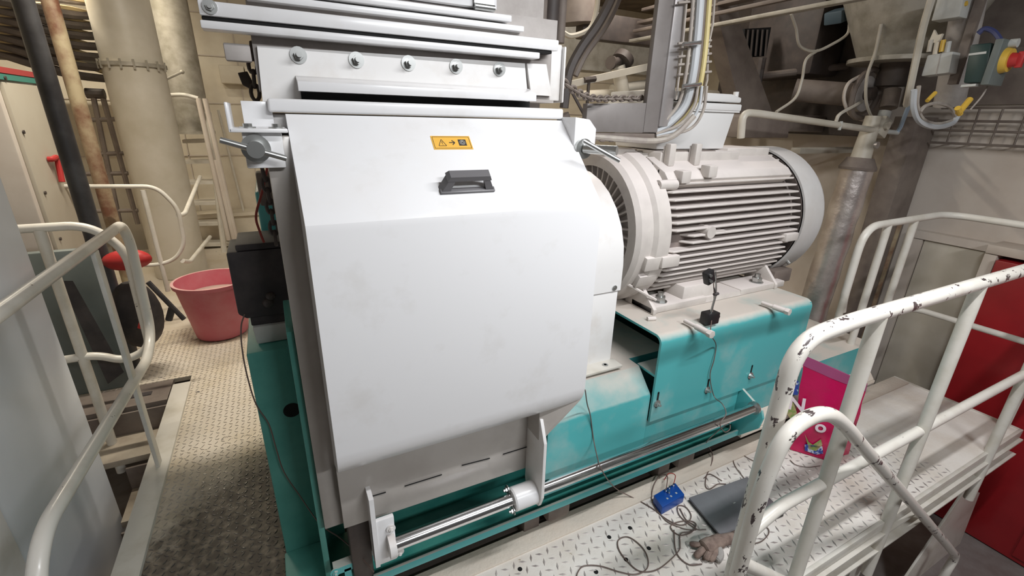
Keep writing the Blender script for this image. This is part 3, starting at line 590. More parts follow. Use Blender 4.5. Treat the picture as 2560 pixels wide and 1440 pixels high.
b = B(); b.box(1.55, 1.80, 1.50, 1.70, 1.405, 1.434, 0.004); b.build('neck', M_mid, tb)

# ------------------------------------------------------------------ vibration sensor on its stand
vs = thing('magnetic_stand', 'small black magnetic base with a thin steel arm on the turquoise cabinet', 'sensor stand', (1.6, 1.17, 0.78))
q = Pz(1783, 812, 0.778)
b = B(); b.box(q.x - 0.033, q.x + 0.033, q.y, q.y + 0.045, 0.777, 0.827, 0.005); b.build('magnet_block', M_blk, vs)
b = B(); b.cyl((q.x + 0.033, q.y + 0.02, 0.80), (q.x + 0.048, q.y + 0.02, 0.80), 0.009, n=10); b.build('magnet_knob', M_blk, vs)
tip = Py(1784, 680, q.y + 0.02); foot = V((q.x, q.y + 0.022, 0.825)); mid = Py(1790, 735, q.y + 0.02)
b = B(); b.cyl(foot, mid, 0.0045, n=10); b.cyl(mid, mid.lerp(tip, 1.0) + V((0.012, 0, 0.0)), 0.0035, n=10); b.build('arm_rod', M_steel, vs)
b = B(); b.sph(mid, 0.008, 8); b.cyl(mid + V((-0.012, 0, 0)), mid + V((0.012, 0, 0)), 0.006, n=10); b.cyl(mid, mid + V((-0.02, 0, 0.03)), 0.003, n=8); b.build('arm_joint', M_blk2, vs)
ls = thing('laser_sensor', 'small black sensor head clipped at the top of the thin arm before the motor fins', 'sensor', tuple(Py(1770, 715, q.y + 0.02)))
c = Py(1772, 692, q.y + 0.015)
R3 = Matrix.Rotation(math.radians(-22), 3, 'Y')
b = B(); b.obox(c, (0.020, 0.014, 0.028), R3, 0.005); b.build('sensor_body', M_blk, ls)
b = B(); b.cyl(c + V((-0.012, -0.012, 0.012)), c + V((-0.014, -0.022, 0.012)), 0.006, n=12); b.cyl(c + V((-0.004, -0.012, -0.012)), c + V((-0.006, -0.022, -0.012)), 0.006, n=12); b.build('lens', M_steel, ls)

# ------------------------------------------------------------------ railings
RY = 0.58
fr = thing('front_railing', 'cream tubular railing with chipped paint along the near edge of the walkway', 'railing', (2.1, RY, -0.1))
b = B()
top = [Py(1830, 1440, RY), Py(1960, 950, RY), V((1.10, RY, 1.045)), V((1.30, RY, 1.06)), V((3.46, RY, 1.06))]
top[0] = V((1.09, RY, -0.10)); top[1] = V((1.09, RY, 0.6))
b.tube(arc(top, 0.16, 8), 0.0225, 20); b.build('top_rail', M_railchip, fr, label='top rail bent down into the near end post, paint worn off')
b = B(); b.tube(arc([V((3.46, RY, 0.46)), V((1.25, RY, 0.455)), V((1.17, RY, 0.43)), V((1.10, RY, 0.40))], 0.1), 0.019, 16); b.build('middle_rail', M_rail, fr)
for i, x in enumerate((1.47, 2.10, 3.08)):
    b = B(); b.cyl((x, RY - 0.01, -0.30), (x, RY, 1.05), 0.0215, n=20); b.build('post', M_rail2, fr)
# stair handrail loop welded to the end post
hl = thing('stair_handrail', 'cream bent tube handrail looping from the chipped end post towards the lower right', 'handrail', (1.12, 0.53, 0.2))
hy = 0.53
pl = [Py(1842, 1440, hy), Py(1893, 1260, hy), Py(1925, 1170, hy), Py(1965, 1090, hy), Py(2020, 1045, hy), Py(2070, 1036, hy), Py(2110, 1062, hy), Py(2160, 1120, hy), Py(2270, 1248, hy), Py(2375, 1372, hy), Py(2386, 1392, hy), Py(2365, 1430, hy), Py(2340, 1480, hy)]
b = B(); b.tube(smooth(pl, 6), 0.0205, 18); b.build('loop_tube', M_railchip, hl)
b = B(); b.tube([Py(1850, 1405, hy), Py(2060, 1500, hy)], 0.019, 14); b.build('lower_tube', M_rail2, hl)
# back/end railing
br = thing('end_railing', 'cream railing with a rounded corner at the far end of the walkway by the wall', 'railing', (3.2, 1.2, 0))
ex, ey = 3.44, 1.20
b = B(); b.tube(arc([V((2.62, ey, 0.62)), V((2.60, ey, 0.70)), V((2.60, ey, 1.08)), V((ex, ey, 1.09)), V((ex, RY + 0.02, 1.09))], 0.13, 8), 0.019, 16); b.build('top_rail', M_rail2, br)
b = B(); b.tube(arc([V((2.60, ey, 0.72)), V((2.60, ey, 0.53)), V((2.75, ey, 0.50)), V((ex, ey, 0.50)), V((ex, RY + 0.02, 0.50))], 0.08, 6), 0.017, 14); b.build('middle_rail', M_rail2, br)
for x in (2.82, 3.09):
    b = B(); b.cyl((x, ey, 0.0), (x, ey, 1.075), 0.0185, n=16); b.build('post', M_rail2, br)
b = B(); b.cyl((ex, 0.63, -0.1), (ex, 0.63, 1.08), 0.0185, n=16); b.build('post', M_rail2, br)

# left railing, near
LX = -0.65
lr = thing('aisle_railing', 'nearest left cream tube railing bent round its far end beside the grey cabinet', 'railing', (LX, 2.2, 0))
b = B(); b.tube(arc([Px(-90, 842, LX), Px(0, 780, LX), V((LX, 2.66, 1.045)), V((LX, 2.72, 0.95)), V((LX, 2.66, 0.50)), V((LX, 2.50, 0.43)), V((LX, 1.32, 0.53)), V((LX, 1.20, 0.45)), V((LX, 1.25, -0.1))], 0.13, 8), 0.021, 18); b.build('rail_loop', M_rail, lr)
b = B(); b.box(LX - 0.008, LX + 0.008, 2.21, 2.26, -0.1, 1.03, 0.003); b.build('post', M_rail2, lr)
# second: across the stairwell head
RY2 = 2.78
l2 = thing('stairwell_railing', 'cream tube railing crossing behind the nearest left railing at the stairwell', 'railing', (-0.9, RY2, 0))
b = B(); b.tube(arc([V((-1.35, RY2, 1.03)), V((-0.80, RY2, 1.03)), V((-0.69, RY2, 0.90)), V((-0.70, RY2, 0.36)), V((-0.82, RY2, 0.31)), V((-0.92, RY2, 0.37)), V((-1.35, RY2, 0.37))], 0.09, 8), 0.02, 16); b.build('rail_loop', M_rail, l2)
b = B(); b.cyl((-0.975, RY2, 1.02), (-0.975, RY2, -0.35), 0.022, n=16); b.build('post', M_rail2, l2)
# third: by the big duct
RY3 = 3.95
l3 = thing('duct_railing', 'cream tube railing with a rounded end in front of the big grey duct', 'railing', (-0.9, RY3, 0))
b = B(); b.tube(arc([Py(150, 466, RY3), Py(390, 466, RY3), Py(445, 520, RY3), Py(462, 610, RY3), Py(440, 648, RY3), Py(395, 663, RY3), Py(340, 662, RY3)], 0.07, 6), 0.014, 14); b.build('rail_loop', M_rail2, l3)
b = B(); b.tube([Py(357, 475, RY3), Py(420, 728, RY3)], 0.015, 12); b.build('post', M_rail2, l3)
b = B(); b.tube(arc([Py(444, 540, RY3), Py(462, 535, RY3 + 0.1), Py(500, 442, 5.2)], 0.05), 0.016, 12); b.build('stay_bar', M_rail2, l3)
b = B(); b.tube(arc([Py(456, 652, RY3), Py(475, 655, RY3 + 0.1), Py(525, 592, 5.2)], 0.05), 0.016, 12); b.build('stay_bar', M_rail2, l3)

# ------------------------------------------------------------------ things on the walkway
# laptop
lap = thing('laptop', 'closed dark grey laptop lying on the walkway beside the chipped railing post', 'laptop', tuple(Pz(1800, 1270, 0)))
c = [Pz(1722, 1243, 0.026), Pz(1862, 1193, 0.026), Pz(1990, 1275, 0.026), Pz(1808, 1345, 0.026)]
e1 = (c[1] - c[0]); e2 = (c[3] - c[0]); e1 = e1.normalized() * 0.345; c[1] = c[0] + e1; c[2] = c[3] + e1
def slab(b, c, z0, z1, ins=0, bev=0.003):
    m = sum(c, V()) / 4; q = [p + (m - p).normalized() * ins for p in c]
    b.prism([(p.x, p.y, z0) for p in q][::-1], (0, 0, z1 - z0), bev)
b = B(); slab(b, c, 0.002, 0.013, 0.002); b.build('body', M_blk, lap)
b = B(); slab(b, c, 0.0145, 0.0255, 0.0, 0.004); b.build('lid', M_lap, lap)
b = B(); m_ = c[0].lerp(c[3], 0.45) + e1 * 0.5; b.box(m_.x - 0.006, m_.x + 0.006, m_.y - 0.002, m_.y + 0.002, 0.0255, 0.0259); b.build('lid_mark', M_plw, lap)
# blue measuring box
bb = thing('measuring_instrument', 'small bright blue instrument box with cable plugs next to the laptop', 'instrument', tuple(Pz(1670, 1250, 0)))
c = [Pz(1634, 1238, 0.045), Pz(1688, 1206, 0.045), Pz(1712, 1236, 0.045), Pz(1656, 1268, 0.045)]
b = B(); slab(b, c, 0.001, 0.045, 0, 0.004); b.build('case', M_blue, bb)
ux = (c[1] - c[0]); uy = (c[3] - c[0])
def bp_(u, v, z=0.045): return V((c[0].x + ux.x*u + uy.x*v, c[0].y + ux.y*u + uy.y*v, z))
for u, v in ((0.45, 0.25), (0.62, 0.22), (0.50, 0.45), (0.82, 0.2)):
    b = B(); b.cyl(bp_(u, v), bp_(u, v, 0.055), 0.006, n=12); b.cyl(bp_(u, v, 0.055), bp_(u, v, 0.063), 0.004, n=10); b.build('socket', M_chrome, bb)
for u in (0.35, 0.52, 0.76):
    b = B(); q = bp_(u, 0.68); b.box(q.x - 0.004, q.x + 0.004, q.y - 0.004, q.y + 0.004, 0.045, 0.0455); b.build('printed_mark', M_plw, bb)
# work glove
gl = thing('work_glove', 'dirty brown leather work glove crumpled on the walkway below the laptop', 'glove', tuple(Pz(1790, 1370, 0)))
b = B()
def zt(px, py, z): return Pz(px, py, z)
b.tube(smooth([zt(1835, 1345, .022), zt(1800, 1352, .026), zt(1775, 1362, .028), zt(1758, 1372, .022)], 5), [0.022]*5 + [0.027]*5 + [0.03]*5 + [0.02], 12); b.build('palm', M_glove, gl)
for a_, c_, e_, rr in (((1768, 1362), (1745, 1362), (1724, 1360), 0.011), ((1765, 1368), (1748, 1382), (1738, 1393), 0.013), ((1778, 1372), (1768, 1390), (1764, 1400), 0.012), ((1790, 1370), (1785, 1388), (1775, 1402), 0.012)):
    b = B(); b.tube(smooth([zt(*a_, .024), zt(*c_, .022), zt(*e_, .013)], 4), [rr]*7 + [rr*0.9, rr*0.55], 10); b.build('finger', M_glove, gl)
b = B(); b.tube(smooth([zt(1786, 1368, .02), zt(1798, 1374, .022), zt(1800, 1392, .018), zt(1792, 1402, .014)], 4), [0.012]*4 + [0.014]*4 + [0.013]*4 + [0.007], 10); b.build('thumb', M_gloveg, gl, label='grey knitted thumb')
b = B(); b.tube([zt(1835, 1345, .022), zt(1848, 1342, .02)], [0.024, 0.027], 12); b.build('cuff', M_glove, gl)
# magenta shopping bag
bg = thing('shopping_bag', 'glossy magenta plastic shopping bag with white letters behind the front railing', 'bag', tuple(Pz(2050, 1140, 0)))
BL, BF, BR, BK = V((2.153, 1.031, 0)), V((2.240, 0.905, 0)), V((2.390, 0.880, 0)), V((2.31, 1.01, 0))
T1, T2 = V((2.188, 1.105, 0.500)), V((2.292, 0.862, 0.452)); TM = T1.lerp(T2, 0.52)
tn = (T2 - T1).cross(V((0, 0, 1))).normalized() * 0.006
if tn.x > 0: tn = -tn
base_c = [BL, BF, BR, BK]; top_c = [T1, TM + tn, T2, TM - tn]
def bag_level(t, amp=0.004):
    out = []; corners = [p.lerp(q, t ** 1.15) + V((0, 0, 0)) for p, q in zip(base_c, top_c)]; cen = sum(corners, V()) / 4
    for i in range(4):
        p, q = corners[i], corners[(i + 1) % 4]
        for k in range(8):
            u = k / 8; c = p.lerp(q, u); d = (c - cen); d.z = 0
            if d.length > 1e-5: d.normalize()
            wv = math.sin(7.1 * u + 3.3 * t * 4 + i * 1.7) * math.sin(9.0 * t + 2.3 * i + 3 * u) * amp * min(1, 4 * t)
            bulge = 0.007 * math.sin(PI * u) * math.sin(PI * min(1, t * 1.1))
            out.append(c + d * (wv + bulge) + V((0, 0, 0.004 if t == 0 else 0)))
    return out
b = B(); b._poly([bag_level(k / 14) for k in range(14)], True); b.build('bag_body', M_magenta, bg, angle=28)
b = B(); b._poly([bag_level(13 / 14 - 0.02, 0.002), bag_level(1.0, 0.002)], True); 
for v in b.bm.verts: v.co += tn * 0.25
b.build('hem', M_magtop, bg, label='faded pinkish folded hem')
fr_ = (BF - BL).normalized(); fn = (BF - BL).cross(TM - BL).normalized()
if fn.x > 0: fn = -fn
fu = fn.cross(fr_).normalized()
if fu.z < 0: fu = -fu
def onface(px, py, k=0.009):
    r = ray(px, py); t = (BL + fn * k - CAM).dot(fn) / r.dot(fn); return CAM + r * t
def letter(txt, px, py, size, m, rot=0, nm='printed_letter'):
    cu = bpy.data.curves.new(nm, 'FONT'); cu.body = txt; cu.size = size; cu.extrude = 0.0006; cu.align_x = 'CENTER'; cu.align_y = 'CENTER'; cu.offset = 0.0022
    to = bpy.data.objects.new('tmp', cu); C.objects.link(to); bpy.context.view_layer.update()
    me = bpy.data.meshes.new_from_object(to); bpy.data.objects.remove(to)
    p = onface(px, py); M3 = Matrix((fr_, fu, fr_.cross(fu))).transposed().to_4x4()
    me.transform(Matrix.Translation(p - ORG[bg.name]) @ M3 @ Matrix.Rotation(math.radians(rot), 4, 'Z')); me.materials.clear(); me.materials.append(m)
    o = bpy.data.objects.new(nm, me); C.objects.link(o); o.parent = bg; return o
letter('N', 1992, 1012, 0.10, M_print_w, 4)
letter('o', 2052, 1068, 0.085, M_print_w, 4)
def patch(name, pts, m):
    b = B(); P_ = [onface(x, y, 0.008) for x, y in pts]; b.prism(P_, fn * 0.001); return b.build(name, m, bg)
patch('blue_print', [(1978, 940), (1998, 955), (1994, 988), (1975, 985)], M_print_b)
patch('fruit_print', [(1975, 1000), (1984, 1008), (1992, 1030), (1990, 1045), (1978, 1050), (1964, 1030)], M_print_g)
patch('leaf_print', [(2012, 1085), (2022, 1105), (2032, 1112), (2052, 1098), (2056, 1112), (2040, 1128), (2022, 1122)], M_print_g)
patch('blue_print', [(2012, 1110), (2056, 1116), (2058, 1134), (2040, 1136), (2012, 1126)], M_print_b)

# cables ---------------------------------------------------------------------------
def cable(name, pts, r, m, label, cat='cable', n=6, grp=None):
    b = B(); b.tube(smooth(pts, n), r, 6); return tag(b.build(name, m), label, cat, grp)
z = 0.005
cable('sensor_cable', [Py(1783, 700, 1.17), Py(1785, 740, 1.165), Pz(1779, 800, 0.80), Pz(1777, 835, 0.79), Py(1790, 862, 1.125), Py(1785, 900, 1.125), Py(1775, 940, 1.125), Py(1785, 990, 1.12), Py(1806, 1010, 1.06), Py(1815, 1035, 1.03), Py(1800, 1060, 1.02), Py(1812, 1080, 1.02), Py(1825, 1072, 1.03), Py(1818, 1060, 1.06), Py(1770, 1100, 1.07), Pz(1770, 1112, 0.06), Pz(1782, 1140, 0.02), Pz(1775, 1170, z), Pz(1766, 1190, z), Pz(1764, 1215, z), Pz(1775, 1222, z), Pz(1795, 1210, z), Pz(1815, 1210, z)], 0.0022, M_cable, 'thin brown cable running from the sensor stand down to the laptop')
cable('sensor_cable', [Py(1463, 975, 1.06), Py(1468, 1010, 1.13), Py(1476, 1040, 1.142), Py(1484, 1100, 1.142), Py(1495, 1150, 1.06), Py(1502, 1170, 1.02), Py(1520, 1200, 1.06), Pz(1545, 1225, 0.08), Pz(1580, 1243, 0.01), Pz(1620, 1264, z), Pz(1650, 1285, z), Pz(1670, 1305, z), Pz(1710, 1322, z), Pz(1740, 1325, z)], 0.0022, M_cable, 'thin brown cable hanging from the mill door over the chrome rod to the blue box')
cable('sensor_cable', [bp_(.45, .25, .062), Pz(1668, 1190, 0.05), Pz(1650, 1190, 0.03), Pz(1634, 1215, 0.02), Pz(1630, 1250, 0.006), Pz(1650, 1285, z), Pz(1690, 1310, z), Pz(1715, 1310, z), Pz(1728, 1290, z), Pz(1715, 1268, z), Pz(1695, 1265, z), Pz(1700, 1290, z), Pz(1740, 1322, z), Pz(1765, 1324, z)], 0.0022, M_cable, 'thin cable arching out of the blue box and coiling beside the laptop')
cable('sensor_cable', [bp_(.82, .2, .062), Pz(1688, 1188, 0.05), Pz(1672, 1184, 0.05), Pz(1660, 1200, 0.03)], 0.002, M_cabr, 'short red lead arching out of the blue box')
cable('coiled_cable', [Pz(1700, 1272, z), Pz(1716, 1300, z), Pz(1738, 1316, z), Pz(1726, 1332, z), Pz(1700, 1338, z), Pz(1680, 1325, z), Pz(1678, 1313, z), Pz(1695, 1305, z), Pz(1722, 1302, z), Pz(1740, 1310, z), Pz(1730, 1328, z), Pz(1702, 1334, z), Pz(1700, 1360, z), Pz(1698, 1375, z), Pz(1675, 1400, z), Pz(1640, 1425, z), Pz(1600, 1428, z), Pz(1570, 1405, z), Pz(1548, 1375, z), Pz(1546, 1350, z), Pz(1570, 1342, z), Pz(1600, 1362, z), Pz(1618, 1390, z), Pz(1618, 1420, z), Pz(1590, 1436, z), Pz(1550, 1430, z), Pz(1500, 1415, z), Pz(1460, 1415, z), Pz(1445, 1430, z), Pz(1440, 1450, z)], 0.0023, M_cable, 'long brown cable looping across the walkway towards the bottom edge')
cable('coiled_cable', [Pz(1685, 1325, z), Pz(1688, 1370, z), Pz(1700, 1395, z), Pz(1725, 1412, z), Pz(1755, 1410, z)], 0.0023, M_cable, 'brown cable curving below the glove')
cable('thin_lead', [Pz(1760, 1195, z), Pz(1775, 1185, z), Pz(1805, 1202, z)], 0.002, M_cable, 'short cable loop touching the rear edge of the laptop')
cable('thin_lead', [Pz(1860, 1195, z), Pz(1838, 1165, z), Pz(1832, 1140, z), Pz(1842, 1128, z), Pz(1870, 1145, z), Pz(1900, 1160, z)], 0.0018, M_cable, 'thin lead curving behind the laptop towards the railing post')
cable('thin_lead', [Pz(1975, 1150, z), Pz(1990, 1162, z), Pz(2020, 1168, z), Pz(2050, 1165, z)], 0.0018, M_cable, 'thin dark lead in front of the magenta bag')
cable('thin_lead', [Pz(1815, 1356, z), Pz(1850, 1358, z), Pz(1895, 1357, z), Pz(1918, 1340, z), Pz(1922, 1325, z), Pz(1910, 1312, z)], 0.0022, M_cable, 'brown cable emerging under the laptop and passing the railing post')
cable('sensor_cable', [Py(668, 420, 1.5), Py(655, 480, 1.5), Py(640, 540, 1.5), Py(650, 580, 1.5), Py(660, 606, 1.5)], 0.0035, M_cabr, 'reddish brown cable curving down into the black box')
cable('sensor_cable', [Py(612, 785, 1.50), Py(603, 815, 1.5), Py(605, 870, 1.47), Py(618, 940, 1.44), Py(640, 1010, 1.43), Py(672, 1060, 1.43), Py(690, 1120, 1.42), Py(710, 1180, 1.42), Py(750, 1240, 1.40), Py(800, 1310, 1.30), Py(850, 1345, 1.22), Py(895, 1385, 1.14), Py(935, 1430, 1.08)], 0.0022, M_cable, 'thin cable running down the dark green side of the base')

# ------------------------------------------------------------------ left of the machine
bk = thing('black_connection_box', 'black box with a lid on the left side of the mill', 'electrical box', (-0.04, 1.55, 0.90))
b = B(); b.prism([(-0.15, 1.50, 0.970), (-0.13, 1.50, 0.953), (0.02, 1.50, 0.953), (0.02, 1.50, 1.165), (-0.15, 1.50, 1.165)][::-1], (0, 0.17, 0), 0.006); b.build('body', M_blk2, bk)
b = B(); b.box(-0.125, 0.02, 1.50, 1.67, 1.166, 1.185, 0.004); b.build('lid', M_blk2, bk)
b = B(); b.box(-0.122, 0.02, 1.51, 1.66, 0.923, 0.952, 0.004); b.build('neck', M_blk2, bk)
p = Py(670, 757, 1.50); b = B(); b.sph(p, 0.016, 10); b.sph(p + V((0.01, 0, 0.02)), 0.014, 10); b.build('knob', M_dark, bk)
gb = B(); gb.prism([(-0.115, 1.50, 0.862), (0.00, 1.50, 0.862), (0.005, 1.50, 0.922), (-0.12, 1.50, 0.922)], (0, 0.14, 0), 0.006)
tag(gb.build('mounting_block', M_plw), 'grey dusty block carrying the black box at the left of the mill', 'block')
# chain hoist pieces at the mill's left
def chain(name, pts, r, m, label, link=0.028):
    root = thing(name, label, 'chain', tuple(pts[-1]))
    P_ = smooth(pts, 12); L_ = [0]
    for a, b2 in zip(P_, P_[1:]): L_.append(L_[-1] + (b2 - a).length)
    n = max(3, int(L_[-1] / link)); j = 0
    for k in range(n):
        s_ = (k + 0.5) * L_[-1] / n
        while L_[j+1] < s_: j += 1
        c = P_[j].lerp(P_[j+1], (s_ - L_[j]) / (L_[j+1] - L_[j])); t = (P_[j+1] - P_[j]).normalized()
        side = t.cross(V((0, 1, 0.3))).normalized() if k % 2 else t.cross(t.cross(V((0, 1, 0.3)))).normalized()
        ring = []
        for q in range(12):
            a = 2*PI*q/12; ring.append(c + t * math.cos(a) * link * 0.72 + side * math.sin(a) * link * 0.36)
        ring.append(ring[0]); ring.append(ring[1])
        b = B(); b.tube(ring, r, 6); b.build('link', m, root)
    return root
chain('hanging_chain', [Py(628, 110, 1.5), Py(635, 200, 1.5), Py(640, 248, 1.5)], 0.005, M_dark, 'dark chain hanging behind the left end of the upper beam')
chain('hanging_chain', [Py(655, 420, 1.45), Py(668, 470, 1.45), Py(680, 540, 1.45), Py(690, 608, 1.45)], 0.005, M_dark, 'dark chain hanging above the black box beside the housing')
b = B(); b.obox(Py(668, 470, 1.62), (0.025, 0.03, 0.05), None, 0.006); tag(b.build('chain_hook_block', M_mid), 'small rusty hook block on the chain left of the housing', 'hook')
b = B(); b.prism([Py(594, 182, 1.6), Py(618, 178, 1.6), Py(632, 205, 1.6), Py(625, 222, 1.6), Py(606, 212, 1.6)], (0, 0.03, 0), 0.002); tag(b.build('hoist_lever', M_dark), 'dark lever plate beside the upper chain', 'lever')
b = B(); b.box(-0.06, 0.02, 1.75, 2.2, 0.86, 1.30, 0.01); b.build('side_housing', M_teal, base)

# pink bucket
bc = Pz(545, 840, 0.0); bk_ = thing('bucket', 'large faded red plastic bucket standing in the aisle', 'bucket', (bc.x + 0.02, bc.y + 0.12, 0))
B0 = V((bc.x + 0.03, bc.y + 0.06, 0.0))
b = B(); b.rev(B0, B0 + V((0, 0, 0.42)), [(0.0, 0.01), (0.0, 0.155), (0.02, 0.165), (0.93, 0.228), (0.94, 0.243), (1.0, 0.245), (1.0, 0.228), (0.92, 0.222), (0.05, 0.155), (0.05, 0.01)], 48, caps=True)
b.build('shell', M_pink, bk_)
b = B(); b.rev(B0 + V((0, 0, 0.30)), B0 + V((0, 0, 0.31)), [(0, 0.203), (1, 0.19)], 32); b.build('flour_fill', mat('pinkish_flour', (0.42, 0.30, 0.26), 0.9, bump=0.5, bscale=30), bk_, label='dusty flour filling')

# black bag / red tool behind the railing
bp2 = thing('backpack', 'red and black bag slumped behind the left railings', 'bag', tuple(Py(340, 830, 3.2)))
b = B(); P0 = Py(330, 740, 3.25)
b.sph(P0 + V((0, 0, -0.12)), 0.17, 12, (0.75, 0.6, 1.25)); b.build('bag_body', M_blk2, bp2)
b = B(); b.sph(Py(318, 650, 3.2), 0.10, 12, (1.15, 0.6, 0.6)); b.build('red_top', M_redh, bp2, label='bright red top flap')
b = B(); b.tube(smooth([Py(350, 700, 3.1), Py(365, 760, 3.05), Py(350, 820, 3.05)]), 0.012, 8); b.build('red_strap', M_redh, bp2)
b = B(); b.tube([Py(370, 705, 3.05), Py(460, 798, 3.05)], 0.014, 8); tag(b.build('black_rod', M_blk2), 'black rod leaning behind the left railings near the bucket', 'rod')
b = B(); b.tube([Py(430, 770, 3.06), Py(422, 800, 3.06)], 0.018, 8); tag(b.build('rod_clip', M_blk2), 'short black clip hanging on the leaning rod', 'clip')

# control cabinet with red handle
cc = thing('control_cabinet', 'tall beige control cabinet with a red handle and teal and red stripes on top', 'cabinet', (-1.6, 3.8, -0.3))
b = B(); b.box(-2.0, -1.215, 3.52, 4.12, -0.3, 1.735, 0.01); b.build('body', M_wallg, cc)
b = B(); b.box(-1.215, -1.195, 3.56, 4.10, 0.3, 1.66, 0.004); dr = b.build('door', M_cab, cc)
b = B(); b.box(-1.215, -1.193, 3.53, 4.12, 1.672, 1.70); b.build('teal_stripe', M_green, cc)
b = B(); b.box(-1.215, -1.193, 3.53, 4.12, 1.705, 1.735); b.build('red_stripe', M_redst, cc)
b = B(); q = Px(120, 398, -1.19); q2 = Px(150, 455, -1.18); b.tube(arc([q, q + V((0.02, 0, 0)), q + V((0.02, 0.08, 0.01)), V((q.x + 0.02, q2.y, q2.z))], 0.03), 0.016, 10); b.build('handle', M_redh, dr, label='red hooked door handle')
for px, py in ((12, 195), (58, 330), (112, 482), (150, 597)):
    q = Px(px, py, -1.192); b = B(); b.cyl(q, q + V((0.006, 0, 0)), 0.010, n=12); b.build('door_lock', M_dark, dr)
b = B(); b.box(-1.9, -0.90, 3.11, 3.16, -0.003, 0.84, 0.006); tag(b.build('grey_locker', M_cabt), 'dark grey-green steel locker seen between the left railings', 'locker')
b = B(); b.hexa([Py(150, 702, 3.0), Py(182, 702, 3.0), Py(182, 702, 3.03), Py(150, 702, 3.03)], [Py(270, 960, 2.95), Py(310, 930, 2.95), Py(310, 930, 2.98), Py(270, 960, 2.98)]); b.box(-0.92, -0.80, 2.95, 2.99, -0.25, -0.0); tag(b.build('leaning_board', M_blk2), 'black board leaning diagonally behind the stairwell railing', 'board')
# near grey cabinet at the far left
nc = thing('grey_cabinet', 'large smooth light grey cabinet filling the lower left corner', 'cabinet', (-1.3, 1.8, -1.05))
b = B(); b.box(-2.2, -0.90, 1.0, 2.42, -1.05, 1.46, 0.02, 4); b.build('body', M_cabs, nc)
b = B(); b.box(-0.899, -0.88, 1.1, 1.655, -1.05, 1.2, 0.004); b.build('side_door', M_white2, nc)

# ducts and pipes at the left
dk = thing('big_duct', 'thick pale grey vertical duct with a bolted flange ring', 'duct', (-0.905, 5.35, 0))
dcx, dcy, dr_ = -0.94, 5.4, 0.225
b = B(); b.cyl((dcx, dcy, -0.0), (dcx, dcy, 1.885), dr_ - 0.004, n=48); b.build('lower_pipe', M_duct, dk)
b = B(); b.cyl((dcx, dcy, 1.90), (dcx, dcy, 3.3), dr_ - 0.008, n=48); b.build('upper_pipe', M_duct, dk)
b = B(); b.cyl((dcx, dcy, 1.875), (dcx, dcy, 1.905), dr_ + 0.014, n=48)
fg = b.build('flange_ring', M_duct2, dk)
for k in range(8):
    a = -PI/2 + (k - 3.5) * 0.38
    b = B(); b.cyl((dcx + (dr_+.012)*math.cos(a), dcy + (dr_+.012)*math.sin(a), 1.85), (dcx + (dr_+.012)*math.cos(a), dcy + (dr_+.012)*math.sin(a), 1.925), 0.009, n=6); b.build('flange_bolt', M_duct2, fg)
d2 = thing('rear_duct', 'thinner grey vertical duct behind the thick duct', 'duct', (-0.68, 6.3, 1.3))
b = B(); b.cyl((-0.70, 6.3, 1.33), (-0.70, 6.3, 3.3), 0.175, n=36); b.build('pipe', M_duct2, d2)
b = B(); b.cyl((-0.70, 6.3, 1.30), (-0.70, 6.3, 1.33), 0.20, n=36); b.build('end_ring', M_duct2, d2)
b = B(); b.tube([Py(415, 198, 5.7), Py(455, 180, 5.9)], 0.012, 8); b.sph(Py(455, 180, 5.9), 0.02, 8); b.build('stay_rod', M_duct2, d2)
b = B(); b.cyl(Py(62, 0, 3.3) + V((0, 0, 0.05)), Py(62, 0, 3.3) + V((0, 0, 1.25)), 0.052, n=20)
b.bm.clear(); q = Py(66, 30, 3.3); b.cyl((q.x + 0.0, 3.3, -0.3), (q.x, 3.3, 2.02), 0.043, n=24); b.cyl((q.x, 3.3, 2.0), (q.x, 3.3, 3.3), 0.036, n=24)
tag(b.build('black_pipe', M_bpipe), 'thick black vertical pipe in front of the control cabinet', 'pipe')
q = Py(130, 60, 4.1)
b = B(); b.cyl((q.x + 0.02, 4.1, -0.0), (q.x + 0.02, 4.1, 3.3), 0.042, n=24); tag(b.build('rusty_pipe', M_rust), 'cream vertical pipe with rust stains right of the black pipe', 'pipe')

# ship's-ladder style stairs far back
ld = thing('steel_stair', 'steep cream steel stair with tall handrails at the back wall', 'stairs', (-0.6, 6.2, 0))
for a_, c_ in (((495, 245), (572, 600)), ((512, 246), (600, 640)), ((540, 400), (585, 600))):
    b = B(); b.tube([Py(*a_, 6.0), Py(*c_, 6.0)], 0.024, 10); b.build('handrail_tube', M_wallg, ld)
b = B(); b.tube(arc([Py(425, 238, 6.0), Py(460, 236, 6.0), Py(495, 246, 6.0)], 0.1), 0.02, 10); b.build('guard_hoop', M_rail2, ld)
b = B(); b.tube(arc([Py(535, 405, 6.05), Py(550, 405, 6.05), Py(563, 520, 6.05), Py(566, 560, 6.05)], 0.05), 0.014, 8); b.build('handrail_tube', M_rail2, ld)
b = B(); b.tube([Py(520, 280, 6.1), Py(562, 640, 6.1)], 0.03, 8); b.build('stringer', M_rail2, ld)
for k in range(6):
    y_ = 350 + 52 * k
    b = B(); p = Py(455 + 6*k, y_, 6.3); q = Py(530 + 10*k, y_ - 2, 6.3); b.hexa([p, q, q + V((0, .2, 0)), p + V((0, .2, 0))], [p - V((0, 0, .035)), q - V((0, 0, .035)), q + V((0, .2, -.035)), p + V((0, .2, -.035))]); b.build('tread', M_rail2, ld)
b = B(); b.tube([Py(545, 275, 6.9), Py(612, 540, 6.9)], 0.014, 8); b.tube([Py(575, 553, 6.9), Py(640, 543, 6.9)], 0.03, 8); tag(b.build('wall_conduit', M_rail2), 'thin pale conduit slanting down the back wall left of the mill', 'conduit')
